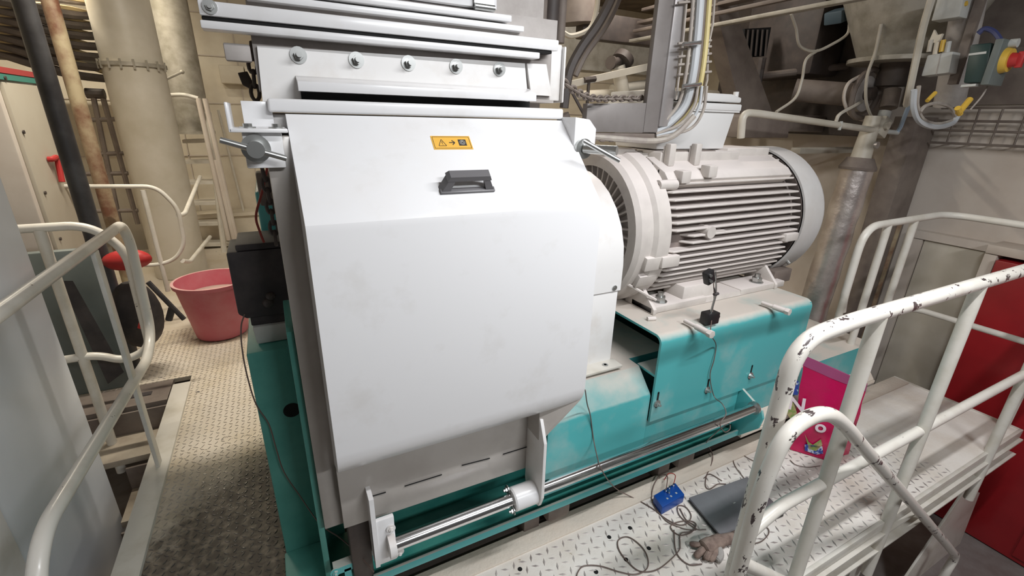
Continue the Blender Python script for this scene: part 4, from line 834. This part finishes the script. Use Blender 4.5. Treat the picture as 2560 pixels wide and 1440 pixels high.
# small wire-like ladder behind big duct on the left
l5 = thing('wall_ladder', 'cream steel ladder frame behind the rusty pipe, left of the thick duct', 'ladder', (-1.2, 5.9, 0))
for a_, c_ in (((232, 235), (300, 560)), ((255, 235), (345, 560))):
    b = B(); b.tube([Py(*a_, 5.8), Py(*c_, 5.8)], 0.022, 8); b.build('stile', M_mid, l5)
for y_, x0_, x1_ in ((300, 215, 290), (385, 240, 312), (435, 205, 320), (528, 225, 345)):
    b = B(); b.tube([Py(x0_, y_, 5.8), Py(x1_, y_ - 2, 5.8)], 0.02, 8); b.build('rung', M_mid, l5)
b = B(); b.tube([Py(215, 233, 5.8), Py(262, 235, 5.8)], 0.045, 10); b.build('top_cap', M_dark, l5)
# bundle of cables on a tray under the ceiling at the upper left
cb = thing('cable_rack', 'dusty rack of cables in the upper left corner', 'cable rack', (-1.6, 5, 2.0))
for k in range(22):
    t = k / 21
    a_ = Py(-30, -20 + 150 * t, 4.4 + 0.6*t); c_ = Py(300 , 20 + 190 * t, 6.4 - 0.5*t)
    mid_ = a_.lerp(c_, 0.5) + V((0, 0, 0.05 * math.sin(k * 2.1)))
    b = B(); b.tube(smooth([a_, mid_, c_], 5), 0.018 + 0.008 * (k % 3), 7); b.build('cable', [M_mid, M_wallc, M_dark][k % 3] if k % 3 != 1 else mat('straw_dusty_cable', (0.36, 0.28, 0.15), 0.8), cb)
b = B(); b.box(-3.0, -1.35, 5.6, 6.6, 1.95, 2.0); b.build('rack_shelf', M_dark, cb)
# grey beam and little boxes on the back wall
b = B(); p = Py(540, 130, 6.95); b.box(p.x, p.x + 0.26, 6.9, 7.09, 1.85, 2.05, 0.01); tag(b.build('wall_box', M_wallc), 'cream box on the back wall left of the mill', 'box')
b = B(); b.box(p.x + 0.27, p.x + 0.45, 6.9, 7.09, 1.85, 2.05, 0.01); tag(b.build('wall_box', M_wallc), 'cream box on the back wall nearest the chain', 'box')

# ------------------------------------------------------------------ background, right
# stainless angle tray
tr = thing('cable_duct', 'L-shaped stainless cable duct hanging to the right of the mill', 'cable duct', (1.4, 1.5, 1.5))
b = B(); b.prism([(1.075, 1.5, 1.505), (1.431, 1.5, 1.505), (1.431, 1.5, 1.62), (1.075, 1.5, 1.605)][::-1], (0, 0.03, 0), 0.002); b.build('horizontal_run', M_tray, tr)
b = B(); b.box(1.357, 1.4315, 1.497, 1.52, 1.507, 3.28, 0.002); b.build('vertical_run', M_tray, tr)
b = B(); b.box(1.432, 1.492, 1.49, 1.53, 1.53, 3.28, 0.003); b.build('lit_side', M_stain, tr, label='brushed side plate with its lit brightness put in the colour')  # lighter stainless than the duct face, standing for light from above
b = B(); b.box(1.09, 1.44, 1.505, 1.53, 1.478, 1.503, 0.004); b.build('lower_lip', M_mid, tr)
for k in range(9):
    px = 1475 + 22 * k; 
    b = B(); b.tube(arc([Py(px, 338, 1.53), Py(px + 3, 352, 1.5), Py(px + 14, 352, 1.5)], 0.01), 0.005, 6); b.build('cable_tie', M_mid, tr)
b = B(); b.tube(smooth([Py(1468, 340, 1.52), Py(1540, 347, 1.5), Py(1640, 352, 1.5), Py(1690, 335, 1.47), Py(1735, 290, 1.45)], 6), 0.012, 8); tag(b.build('dusty_hose', M_cabg), 'dusty hose along the underside of the stainless duct', 'hose')
grp = 'cables beside the stainless duct'
lad = thing('wire_ladder', 'wire cable ladder carrying a bundle of cables beside the stainless duct', 'cable ladder', (1.62, 1.5, 1.6))
b = B(); b.tube([Py(1722, -60, 1.48), Py(1705, 130, 1.48), Py(1690, 250, 1.48)], 0.005, 6); b.tube([Py(1790, -60, 1.48), Py(1782, 60, 1.48), Py(1770, 120, 1.48), Py(1768, 200, 1.48), Py(1752, 260, 1.48)], 0.005, 6); b.build('side_wire', M_cabg, lad)
for y_ in (3, 105, 120, 138, 158, 183):
    b = B(); b.tube([Py(1695, y_ + 4, 1.47), Py(1778, y_ - 4, 1.47)], 0.0045, 6); b.build('cross_wire', M_cabg, lad)
for y_ in (108, 212):
    b = B(); b.tube([Py(1708, y_ + 3, 1.43), Py(1752, y_ - 2, 1.43)], 0.007, 8); b.build('clamp', M_steel, lad)
for x0_, r_c, mm, lb in ((1755, 0.017, M_cabw, 'thick pale grey cable in the bundle right of the stainless duct'), (1778, 0.011, M_caby, 'yellowish cable in the bundle right of the stainless duct'), (1738, 0.007, M_cabg, 'dusty cable closest to the stainless duct, upright'), (1764, 0.012, M_mid, 'brown cable between the pale and the yellow cable')):
    ptsc = [Py(x0_, -80, 1.46), Py(x0_ - 12, 90, 1.46), Py(x0_ - 24, 190, 1.46), Py(x0_ - 42, 260, 1.48), Py(x0_ - 80, 305, 1.5), Py(x0_ - 120, 330, 1.52)]
    b = B(); b.tube(smooth(ptsc, 6), r_c, 10); tag(b.build('power_cable', mm), lb, 'cable', grp)
for k, (dx, dy) in enumerate(((0, 0), (10, 8), (22, 14))):
    ptsc = [Py(1745 + dx, 215, 1.45), Py(1735 + dx, 265 + dy, 1.45), Py(1700 + dx, 310 + dy, 1.47), Py(1640, 335 + dy * 0.5, 1.5)]
    b = B(); b.tube(smooth(ptsc, 6), 0.006, 8); tag(b.build('looping_cable', M_cabg if k != 1 else M_cabw), ['inner', 'middle', 'outermost'][k] + ' thin cable curving under the corner of the stainless duct', 'cable', grp)
b = B(); b.tube(smooth([Py(1722, 205, 1.53), Py(1706, 262, 1.54), Py(1668, 308, 1.54), Py(1615, 330, 1.54)], 6), 0.024, 12); tag(b.build('cable_trunk', M_mid), 'brown sheathed cable trunk curving round the lower corner of the stainless duct', 'cable trunk')
chain('drag_chain', [Py(1378, 140, 1.29), Py(1395, 190, 1.3), Py(1430, 222, 1.33), Py(1480, 245, 1.42), Py(1540, 246, 1.5), Py(1615, 245, 1.55)], 0.0045, M_mid, 'dusty grey chain drooping from the end bracket to the stainless duct')
cable('dark_hose', [Py(1542, -40, 1.8), Py(1522, 10, 1.8), Py(1492, 65, 1.8), Py(1450, 125, 1.8), Py(1422, 185, 1.8), Py(1410, 270, 1.8)], 0.020, M_dark, 'thick dark hose slanting down right of the upper beams', 'hose')
cable('dark_hose', [Py(1560, -40, 1.85), Py(1538, 20, 1.85), Py(1508, 75, 1.85), Py(1465, 135, 1.85), Py(1438, 190, 1.85)], 0.013, M_mid, 'brown hose running along the thick dark hose', 'hose')
for i_, (x_, r_c, mm) in enumerate(((1372, 0.032, M_dark), (1398, 0.02, M_mid), (1352, 0.02, M_mid))):
    b = B(); q0, q1 = Py(x_ + 12, -40, 1.7), Py(x_, 108, 1.7); b.cyl(q0 + V((0, 0, 0.3)), q1, r_c, n=12); tag(b.build('riser_pipe', mm), ['dark upright pipe behind the right end of the beams', 'brown upright pipe right of the dark pipe above the end bracket', 'thin brown upright pipe left of the dark pipe'][i_], 'pipe')
cable('black_cable', [Py(1262, 52, 1.45), Py(1270, 32, 1.45), Py(1290, 24, 1.45), Py(1320, 50, 1.45), Py(1350, 92, 1.45), Py(1352, 100, 1.45)], 0.006, M_mid, 'thin cable arching above the right end of the beams')
cable('black_cable', [Py(1412, 190, 1.6), Py(1430, 230, 1.6), Py(1462, 290, 1.6)], 0.006, M_dark, 'dark cable slanting behind the end bracket')
b = B(); b.tube([Py(1410, 285, 1.6), Py(1425, 330, 1.6)], 0.02, 8); tag(b.build('hose_end', M_mid), 'hose end behind the right clamp handle', 'hose')

# beams, valve and pipework seen between mill and duct
b = B(); b.box(1.8, 4.1, 3.9, 4.1, 1.98, 2.45, 0.005); tag(b.build('ceiling_beam', M_duct2), 'broad dusty beam above the valve, right of the mill', 'beam')
vlv = thing('valve', 'dark handwheel valve on a pale pipe right of the mill', 'valve', tuple(Py(1545, 240, 3.2)))
b = B(); q = Py(1545, 150, 3.2); b.cyl(q + V((-0.10, -0.05, -0.03)), q + V((0.03, 0, 0.0)), 0.03, n=14); b.cyl(q + V((-0.11, -0.05, -0.03)), q + V((-0.09, -0.045, -0.03)), 0.05, n=16); b.build('actuator', M_dark, vlv)
b = B(); b.cyl(q + V((0.02, -0.01, -0.02)), q + V((0.06, 0.0, 0.02)), 0.085, n=20); b.build('handwheel', M_dark, vlv)
b = B(); b.cyl(Py(1545, 165, 3.2), Py(1560, 250, 3.2), 0.055, n=16); b.build('valve_body', M_duct, vlv)
b = B(); b.prism([Py(1415, 205, 3.0), Py(1640, 155, 3.0), Py(1640, 172, 3.0), Py(1415, 222, 3.0)], (0, 0.05, 0)); tag(b.build('pale_brace', M_duct), 'pale flat bar slanting behind the stainless duct', 'brace')
b = B(); b.tube([Py(1530, 225, 3.4), Py(1645, 208, 3.4)], 0.045, 12); tag(b.build('pale_pipe', M_duct), 'pale horizontal pipe behind the valve, upper one', 'pipe')
b = B(); q = Py(1440, 240, 3.4); q2 = Py(1645, 228, 3.4); b.tube([q, q2, V((4.13, q2.y, q2.z))], 0.04, 12); tag(b.build('pale_pipe', M_wallc), 'pale horizontal pipe just above the drooping chain', 'pipe')
b = B(); q = Py(1472, 205, 3.0); b.cyl((q.x, q.y, -0.02), (q.x, q.y, q.z), 0.012, n=8); b.tube([Py(1460, 200, 3.0), Py(1488, 197, 3.0)], 0.02, 8); tag(b.build('spindle', M_dark), 'short dark spindle with a crossbar left of the valve', 'spindle')
cable('loop_cable', [Py(1405, 80, 2.6), Py(1430, 90, 2.6), Py(1475, 70, 2.6), Py(1492, 20, 2.6), Py(1495, -30, 2.6)], 0.015, M_wallc, 'pale looped cable hanging under the beam near the dark hose')
b = B(); b.box(2.2, 3.0, 3.2, 3.3, 2.12, 2.3, 0.01); tag(b.build('pipe_cluster', M_dark), 'dark box section high behind the stainless duct', 'beam')
b = B(); b.cyl(Py(1440, -20, 3.2), Py(1440, 60, 3.2), 0.14, n=20); tag(b.build('round_tank', M_mid), 'brownish round vessel at the top edge right of the mill', 'tank')

# overhead trays running back, upper right
for i_, (dz, w_, mm) in enumerate(((0.0, 0.05, M_duct2), (0.07, 0.03, M_mid), (0.13, 0.08, M_mid), (0.22, 0.03, M_mid))):
    xo = 2.6 + 0.03 * i_; q = Px(2160, 0, 2.6); q2 = Px(1790, 62, 2.6); zz = (q.z + q2.z) / 2 + dz
    b = B(); b.box(xo, xo + w_, q.y - 0.5, 3.15, zz, zz + 0.02, 0.002); tag(b.build('cable_tray', mm), ['lowest pale tray edge running back under the ceiling at the upper right', 'thin brown conduit just above the lowest pale tray edge', 'broad brown cable tray above the thin conduit at the upper right', 'topmost thin pale conduit at the upper right'][i_], 'cable tray')
# dark inclined chute and machines
b = B(); p0, p1 = Py(1800, 130, 2.2), Py(1900, 330, 2.2)
b.prism([Py(1752, -330, 2.4), Py(1790, -330, 2.4), Py(1850, 60, 2.4), Py(1935, 290, 2.4), Py(1905, 330, 2.4), Py(1855, 290, 2.4), Py(1800, 60, 2.4)], (0, 0.12, 0), 0.004); tag(b.build('inclined_chute', M_mid), 'dusty brown chute slanting down behind the terminal box', 'chute')
gr = thing('slatted_grille', 'dark slatted ventilation grille hanging above the motor background', 'grille', tuple(Py(1890, 140, 2.6)))
b = B(); b.prism([Py(1862, 72, 2.6), Py(1928, 68, 2.6), Py(1915, 140, 2.6), Py(1860, 144, 2.6)], (0, 0.06, 0)); b.build('frame', M_hole, gr)
for k in range(5):
    b = B(); x_ = 1868 + 12 * k; b.hexa([Py(x_, 74, 2.58), Py(x_ + 5, 74, 2.58), Py(x_ + 5, 74, 2.6), Py(x_, 74, 2.6)], [Py(x_ - 6, 140, 2.58), Py(x_ - 1, 140, 2.58), Py(x_ - 1, 140, 2.6), Py(x_ - 6, 140, 2.6)]); b.build('slat', M_mid, gr)
b = B(); b.tube([Py(1905, 145, 2.5), Py(1880, 285, 2.5)], 0.03, 8); tag(b.build('hanger_bar', M_dark), 'dark upright bar below the slatted grille', 'bar')
b = B(); b.tube([Py(1985, 225, 2.3), Py(2165, 240, 1.93)], 0.075, 20); tag(b.build('dusty_drum', M_mid), 'blurred dusty horizontal drum behind the silver pipe top', 'drum')
b = B(); b.tube([Py(1850, 196, 2.6), Py(2160, 160, 2.2)], 0.025, 10); tag(b.build('cross_pipe', M_mid), 'brown pipe crossing behind the hopper', 'pipe')
b = B(); b.box(3.60, 3.94, 2.3, 2.9, 1.9, 2.5, 0.02); tag(b.build('dark_machine_housing', M_dark), 'dark machine housing in shade left of the hopper', 'machine')
b = B(); b.box(3.35, 3.94, 2.3, 2.7, 1.50, 1.62, 0.01); tag(b.build('brown_machine_housing', M_mid), 'brown housing below the dark housing behind the long arm', 'machine')
b = B(); b.prism([Py(1860, 290, 2.0), Py(1880, 285, 2.0), Py(1975, 300, 2.0), Py(1972, 345, 2.0), Py(1850, 345, 2.0)], (0, 0.25, 0), 0.01); tag(b.build('hanging_box', M_mid), 'dusty box hanging under the long grey arm', 'box')
b = B(); b.box(3.3, 4.14, 2.05, 2.12, 1.36, 1.40, 0.004); tag(b.build('white_profile', M_duct), 'pale profile bar behind the silver pipe', 'bar')
# teal-blue small motor
b = B(); q = Py(2095, 40, 2.2); b.obox(q, (0.06, 0.06, 0.04), Matrix.Rotation(math.radians(-20), 3, 'Y'), 0.01); b.cyl(q + V((0.05, 0, 0.02)), q + V((0.12, 0, 0.045)), 0.03, n=12)
tag(b.build('blue_actuator', mat('blue_grey_paint', (0.08, 0.12, 0.15), 0.5)), 'small blue-grey actuator left of the hopper top', 'actuator')
# hopper cone
hp = thing('hopper', 'grey dusty hopper cone with a flange in the upper right background', 'hopper', tuple(Py(2250, 145, 1.8)))
c0 = Py(2250, 148, 1.80)
b = B(); b.rev(c0, V((c0.x, c0.y, c0.z + 0.9)), [(0, 0.23), (0.42, 0.40), (1, 0.40)], 40); b.build('cone', M_duct2, hp)
b = B(); b.cyl(c0 - V((0, 0, 0.025)), c0, 0.285, n=32); b.build('flange', M_duct2, hp)
b = B(); b.cyl(c0 - V((0, 0, 0.16)), c0 - V((0, 0, 0.02)), 0.10, n=20); b.build('outlet', M_dark, hp)
wh = thing('flywheel', 'dusty round flywheel with hub under the hopper', 'wheel', tuple(Py(2170, 330, 1.85)))
q = Py(2165, 235, 1.88)
b = B(); ring = [q + V((0.02 * math.sin(a), 0, 0)) + V((math.cos(a) * 0.15, -0.0, math.sin(a) * 0.15)) for a in [2*PI*k/28 for k in range(29)]]; b.tube(ring, 0.018, 8); b.build('rim', M_mid, wh)
b = B(); b.cyl(q, q + V((0, 0.03, 0)), 0.11, n=24); b.build('disc', M_shadegrey, wh)
b = B(); b.cyl(q - V((0, 0.05, 0)), q, 0.04, n=16); b.build('hub', M_dark, wh)
# silver pipe with clamp valve
sv_ = thing('silver_pipe', 'shiny dented steel pipe rising behind the motor with a clamp valve on top', 'pipe', tuple(Py(2015, 800, 1.8)))
pa, pb = Py(2020, 812, 1.75), Py(2142, 425, 1.75)
dirp = (pb - pa)
b = B(); b.rev(pa - dirp * 0.5, pb, [(k / 14, 0.094 + 0.004 * math.sin(k * 2.7)) for k in range(15)], 28); b.build('pipe', M_ss, sv_)
b = B(); b.rev(pb, pb + dirp * 0.07, [(0, 0.105), (0.2, 0.108), (1, 0.075)], 24); b.build('reducer', M_mid, sv_)
b = B(); b.rev(pb + dirp * 0.05, pb + dirp * 0.30, [(0, 0.06), (0.3, 0.055), (1, 0.045)], 20); b.build('neck', M_duct, sv_)
q = Py(2195, 318, 1.75)
b = B(); b.obox(q, (0.05, 0.05, 0.06), Matrix.Rotation(math.radians(20), 3, 'Y'), 0.012); b.cyl(q + V((-0.02, -0.05, 0.01)), q + V((-0.02, -0.07, 0.01)), 0.024, n=14); b.build('valve_body', M_duct, sv_)
b = B(); q2 = Py(2178, 362, 1.72); b.cyl(q2, q2 + V((0, -0.04, 0)), 0.022, n=14); b.build('valve_screw', M_stain, sv_)
b = B(); b.cyl(Py(2205, 300, 1.75), Py(2214, 278, 1.75), 0.035, n=14); b.build('pipe_stub', M_plw, sv_)
b = B(); b.cyl(Py(2220, 270, 1.76), Py(2230, 225, 1.78), 0.05, n=16); b.build('elbow', M_mid, sv_)
am = thing('sampling_tube', 'long grey tube arm bent down at its left end, reaching the clamp valve', 'pipe', tuple(Py(1860, 340, 1.7)))
b = B(); b.tube(arc([Py(1852, 345, 1.72), Py(1857, 282, 1.72), Py(1890, 283, 1.72), Py(2190, 326, 1.72)], 0.06), 0.019, 12); b.build('arm_tube', M_duct, am)
b = B(); b.tube([Py(2190, 326, 1.72), Py(2243, 332, 1.72)], 0.015, 10); b.build('arm_stub', M_plw, am)
b = B(); q = Py(2097, 312, 1.72); b.cyl(q + V((0, -0.01, -0.03)), q + V((0, -0.01, 0.02)), 0.009, n=8); b.build('arm_screw', M_plw, am)
# column with devices
cx_ = Px(2290, 600, 3.85)
b = B(); b.box(3.86, 4.13, 1.66, 1.80, -1.04, 1.62, 0.004); struct(b.build('trim_3', M_mid))
# upper diagonal pipe carrying boxes
dp = B(); dp.cyl(Py(2372, 262, 1.43), Py(2448, -120, 1.43), 0.072, n=20); tag(dp.build('mauve_pipe', M_shadegrey), 'thick dull mauve pipe behind the junction boxes', 'pipe')
JX = 3.30
def jbox(name, pts, dep, m, label, cat='junction box'):
    P_ = [Px(a, b2, JX) for a, b2 in pts]
    root = thing(name, label, cat, tuple(sum(P_, V()) / len(pts)))
    b = B(); b.prism(P_, (dep, 0, 0), 0.006); b.build('case', m, root)
    return root
j1 = jbox('junction_box', [(2345, -10), (2412, -12), (2398, 42), (2327, 53)], 0.09, M_plw, 'pale grey junction box at the top edge of the picture')
j2 = jbox('junction_box', [(2318, 138), (2383, 128), (2372, 182), (2302, 191)], 0.09, M_plw, 'pale grey junction box in the middle of the cable tangle')
b = B(); b.prism([Px(2351, 133, JX - .001), Px(2354, 133, JX - .001), Px(2342, 186, JX - .001), Px(2339, 186, JX - .001)], (0.002, 0, 0)); b.build('lid_joint', M_shadegrey, j2)
for x_, y_, mm in ((2340, 118, M_wallc), (2356, 112, M_ygr), (2325, 112, M_duct), (2370, 116, M_plw)):
    b = B(); b.cyl(Px(x_ - 3, y_ + 18, JX + .03), Px(x_ + 3, y_ - 12, JX + .03), 0.011, n=10); b.build('cable_gland', mm, j2)
for x_, y_, mm in ((2412, 12, M_ygr), (2400, 30, M_duct)):
    b = B(); b.cyl(Px(x_ - 14, y_ + 2, JX + .03), Px(x_ + 6, y_ - 4, JX + .03), 0.012, n=10); b.build('cable_gland', mm, j1)
b = B(); b.prism([Px(2322, 104, 3.4), Px(2335, 74, 3.4), Px(2342, 88, 3.4), Px(2356, 84, 3.4), Px(2350, 98, 3.4), Px(2340, 108, 3.4)], (0.02, 0, 0)); tag(b.build('tan_bracket', M_wallc), 'small tan star-shaped bracket between the junction boxes', 'bracket')
SX = 3.22
b = B(); b.box(3.40, 3.43, 1.34, 1.38, 1.78, 3.28); b.box(3.40, 3.43, 1.38, 1.50, 1.88, 1.91); tag(b.build('mounting_bracket', M_mid), 'dull steel hanger bar behind the junction boxes', 'bracket')
sw = thing('isolator_switch', 'black isolator switch box with a yellow and red rotary knob', 'switch', tuple(Px(2450, 215, SX)))
P_ = [Px(2425, 112, SX), Px(2480, 106, SX), Px(2462, 206, SX), Px(2407, 208, SX)]
yf = min(p.y for p in P_); zt_, zb_ = P_[1].z, P_[2].z
b = B(); b.prism(P_, (0.13, 0, 0), 0.008); b.build('case', M_bkbox, sw)
b = B(); b.box(SX - 0.012, SX + 0.142, yf - 0.02, yf + 0.012, zb_ - 0.012, zt_ + 0.012, 0.004); b.build('front_rim', M_cabt, sw)
b = B(); b.prism([Px(2422, 134, SX - .002), Px(2466, 128, SX - .002), Px(2465, 134, SX - .002), Px(2421, 139, SX - .002)], (0.003, 0, 0)); b.build('upper_label', M_plw, sw)
b = B(); b.prism([Px(2403, 212, SX - .004), Px(2440, 209, SX - .004), Px(2438, 215, SX - .004), Px(2401, 218, SX - .004)], (0.05, 0, 0)); b.build('lower_label', M_plw, sw)
kx, kz = SX + 0.065, (zt_ + zb_) / 2 + 0.01
b = B(); b.cyl((kx, yf - 0.02, kz), (kx, yf - 0.045, kz), 0.058, 0.052, n=28); kn = b.build('knob_plate', M_ygr, sw, label='yellow round knob plate')
b = B(); b.cyl((kx, yf - 0.045, kz), (kx, yf - 0.075, kz), 0.034, 0.030, n=20); b.obox((kx, yf - 0.08, kz), (0.012, 0.012, 0.036), None, 0.003); b.build('knob', M_redh, kn, label='red rotary knob')
b = B(); b.cyl((kx, yf - 0.02, kz + 0.075), (kx, yf - 0.05, kz + 0.075), 0.02, n=12); b.build('conduit_socket', M_plw, sw)
# cables at the right
cable('grey_cable', [Py(2276, 255, 1.6), Py(2262, 290, 1.65), Py(2250, 320, 1.7), Py(2240, 332, 1.72)], 0.012, M_cabb, 'light blue grey hose entering the clamp valve from above')
cable('grey_cable', [Py(2340, -40, 1.5), Py(2310, 60, 1.5), Py(2292, 140, 1.5), Py(2275, 220, 1.5), Py(2266, 262, 1.55)], 0.018, M_duct, 'long grey conduit running down left of the junction boxes')
cable('grey_cable', [Py(2285, 225, 1.35), Py(2284, 270, 1.35), Py(2300, 305, 1.35), Py(2340, 318, 1.35), Py(2380, 308, 1.35), Py(2395, 290, 1.35)], 0.014, M_cabw, 'thick pale cable loop hanging below the junction boxes')
cable('grey_cable', [Py(2297, 215, 1.36), Py(2293, 265, 1.36), Py(2310, 300, 1.36), Py(2345, 310, 1.36), Py(2388, 300, 1.36)], 0.010, M_cabg, 'thin grey cable just inside the hanging loop')
cable('grey_cable', [Py(2300, 280, 1.35), Py(2315, 264, 1.35), Py(2345, 258, 1.35), Py(2375, 268, 1.35), Py(2388, 290, 1.35)], 0.009, M_cabg, 'small upper arc of cable closing the hanging loop')
cable('hanging_wire', [Py(2203, 60, 1.8), Py(2188, 130, 1.8), Py(2168, 190, 1.8), Py(2165, 250, 1.8), Py(2178, 290, 1.8), Py(2195, 300, 1.8)], 0.009, M_duct, 'thin grey wire falling past the hopper to the clamp valve')
cable('hanging_wire', [Py(1978, 35, 2.1), Py(1990, 70, 2.1), Py(2000, 115, 2.1), Py(2038, 128, 2.1), Py(2085, 108, 2.1), Py(2118, 85, 2.1), Py(2124, 55, 2.1)], 0.009, M_duct, 'thin wire loop hanging below the overhead tray')
cable('hanging_wire', [Py(2044, 126, 2.1), Py(2015, 150, 2.1), Py(2005, 200, 2.1), Py(1988, 245, 2.1), Py(1940, 280, 2.1)], 0.009, M_duct, 'thin wire falling from the loop to the long arm')
cable('hanging_wire', [Py(2150, 190, 1.9), Py(2120, 210, 1.9), Py(2110, 250, 1.9), Py(2130, 290, 1.9), Py(2175, 305, 1.9)], 0.010, M_wallg, 'curved hose in front of the flywheel')
cable('hanging_wire', [Py(2090, 303, 1.72), Py(2100, 285, 1.72), Py(2135, 265, 1.8), Py(2160, 250, 1.9)], 0.010, M_duct, 'short hose rising from the long arm')
cable('blue_cable', [Py(2445, 84, 1.3), Py(2462, 72, 1.28), Py(2485, 80, 1.24), Py(2502, 102, 1.2)], 0.012, mat('dark_blue_cable', (0.05, 0.06, 0.16), 0.4), 'dark blue cable arching above the isolator switch')
b = B(); b.cyl(Py(2318, 252, 1.33), Py(2338, 232, 1.33), 0.010, n=10); tag(b.build('yellow_gland', M_ygr), 'small yellow cable gland below the middle junction box', 'gland')
b = B(); b.cyl(Py(2396, 283, 1.2), Py(2425, 248, 1.2), 0.014, n=10); b.cyl(Py(2394, 270, 1.2), Py(2400, 285, 1.2), 0.013, n=10); tag(b.build('yellow_gland', M_ygr), 'larger yellow cable gland below the isolator switch', 'gland')
cable('thin_wire', [Py(2470, 212, 1.18), Py(2455, 240, 1.18), Py(2425, 275, 1.19)], 0.004, M_cabg, 'thin wire below the isolator switch')
# wire trays on the wall
b = B(); b.box(4.13, 4.149, -2.4, 1.9, 1.70, 3.28); struct(b.build('wall_shade_panel', M_mid))  # upper wall panel, browner to carry the ceiling shade in its colour
b = B(); b.box(3.95, 4.12, 1.95, 3.4, 1.48, 3.28, 0.01); tag(b.build('dark_backdrop', M_dark), 'added backdrop panel with dark shade in its colour behind the hopper and the flywheel', 'duct')  # backdrop added to darken the background; its shade is plain dark colour
wt = thing('wire_tray', 'wire mesh cable tray on the right wall below the isolator switch', 'cable tray', (4.1, 1.2, 1.5))
for z_ in (1.46, 1.54, 1.60, 1.68):
    b = B(); b.cyl((4.07, -0.2, z_), (4.07, 1.64, z_), 0.008, n=6); b.build('long_wire', M_mid, wt)
for k in range(16):
    y_ = -0.1 + 0.11 * k; b = B(); b.tube([(4.15, y_, 1.46), (4.07, y_, 1.46), (4.07, y_, 1.68)], 0.006, 6); b.build('cross_wire', M_mid, wt)
b = B(); b.box(4.11, 4.15, 0.2, 1.64, 1.98, 2.02); tag(b.build('wall_rail', M_mid), 'brown rail on the right wall level with the red knob', 'rail')

# red cabinet / door on the right wall
rd = thing('red_cabinet', 'tall glossy red cabinet behind the walkway at the right edge', 'cabinet', (4.0, 0.5, -1.05))
b = B(); b.box(3.90, 4.14, -0.6, 1.05, -1.04, 0.80, 0.004); b.build('body', M_red, rd)
b = B(); b.box(3.885, 3.9, -0.6, 0.44, -1.0, 0.76, 0.004); b.build('door_leaf', M_red, rd)
b = B(); b.box(3.878, 3.90, 0.60, 0.70, 0.50, 0.52, 0.002); b.build('latch', M_dark, rd)
b = B(); b.box(3.93, 4.149, 1.06, 1.12, -1.04, 0.82, 0.003); b.box(3.93, 4.149, -0.7, 1.12, 0.825, 0.88, 0.003); struct(b.build('trim_4', M_wallg))
b = B(); b.box(4.10, 4.15, 1.16, 1.50, -1.05, 0.80, 0.004); d1 = struct(b.build('door_1', M_duct))
b = B(); b.box(4.08, 4.149, 1.505, 1.56, -1.04, 0.80); b.box(4.08, 4.149, 1.13, 1.56, 0.805, 0.86); struct(b.build('trim_5', M_wallg))
b = B(); b.cyl((4.05, 1.66, -0.8), (4.05, 1.66, 0.9), 0.02, n=10); tag(b.build('ochre_pipe', M_rust), 'thin ochre stained pipe behind the end railing', 'pipe')
b = B(); b.box(3.55, 4.14, 2.05, 2.5, -0.02, 0.02); tag(b.build('ledge_box', M_kerb), 'dusty ledge behind the magenta bag', 'ledge')

# ------------------------------------------------------------------ groups for repeated things
GN = {'sensor_cable': 'thin sensor cables', 'hanging_wire': 'wires hanging at the upper right', 'grey_cable': 'cables around the junction boxes', 'junction_box': 'pale junction boxes', 'cable_tray': 'trays and conduits under the ceiling', 'wall_box': 'boxes on the back wall', 'yellow_gland': 'yellow glands below the boxes', 'coiled_cable': 'cables coiled on the walkway', 'thin_lead': 'thin leads on the walkway', 'pale_pipe': 'pale pipes behind the valve', 'hanging_chain': 'chains left of the mill', 'riser_pipe': 'upright pipes behind the beams', 'dark_hose': 'hoses right of the beams', 'black_cable': 'dark cables near the end bracket', 'looping_cable': 'cables beside the stainless duct', 'power_cable': 'cables beside the stainless duct'}
for o in list(C.objects):
    if o.parent is None and o.get('label') and not o.get('group'):
        k = o.name.split('.')[0]
        if k in GN: o['group'] = GN[k]
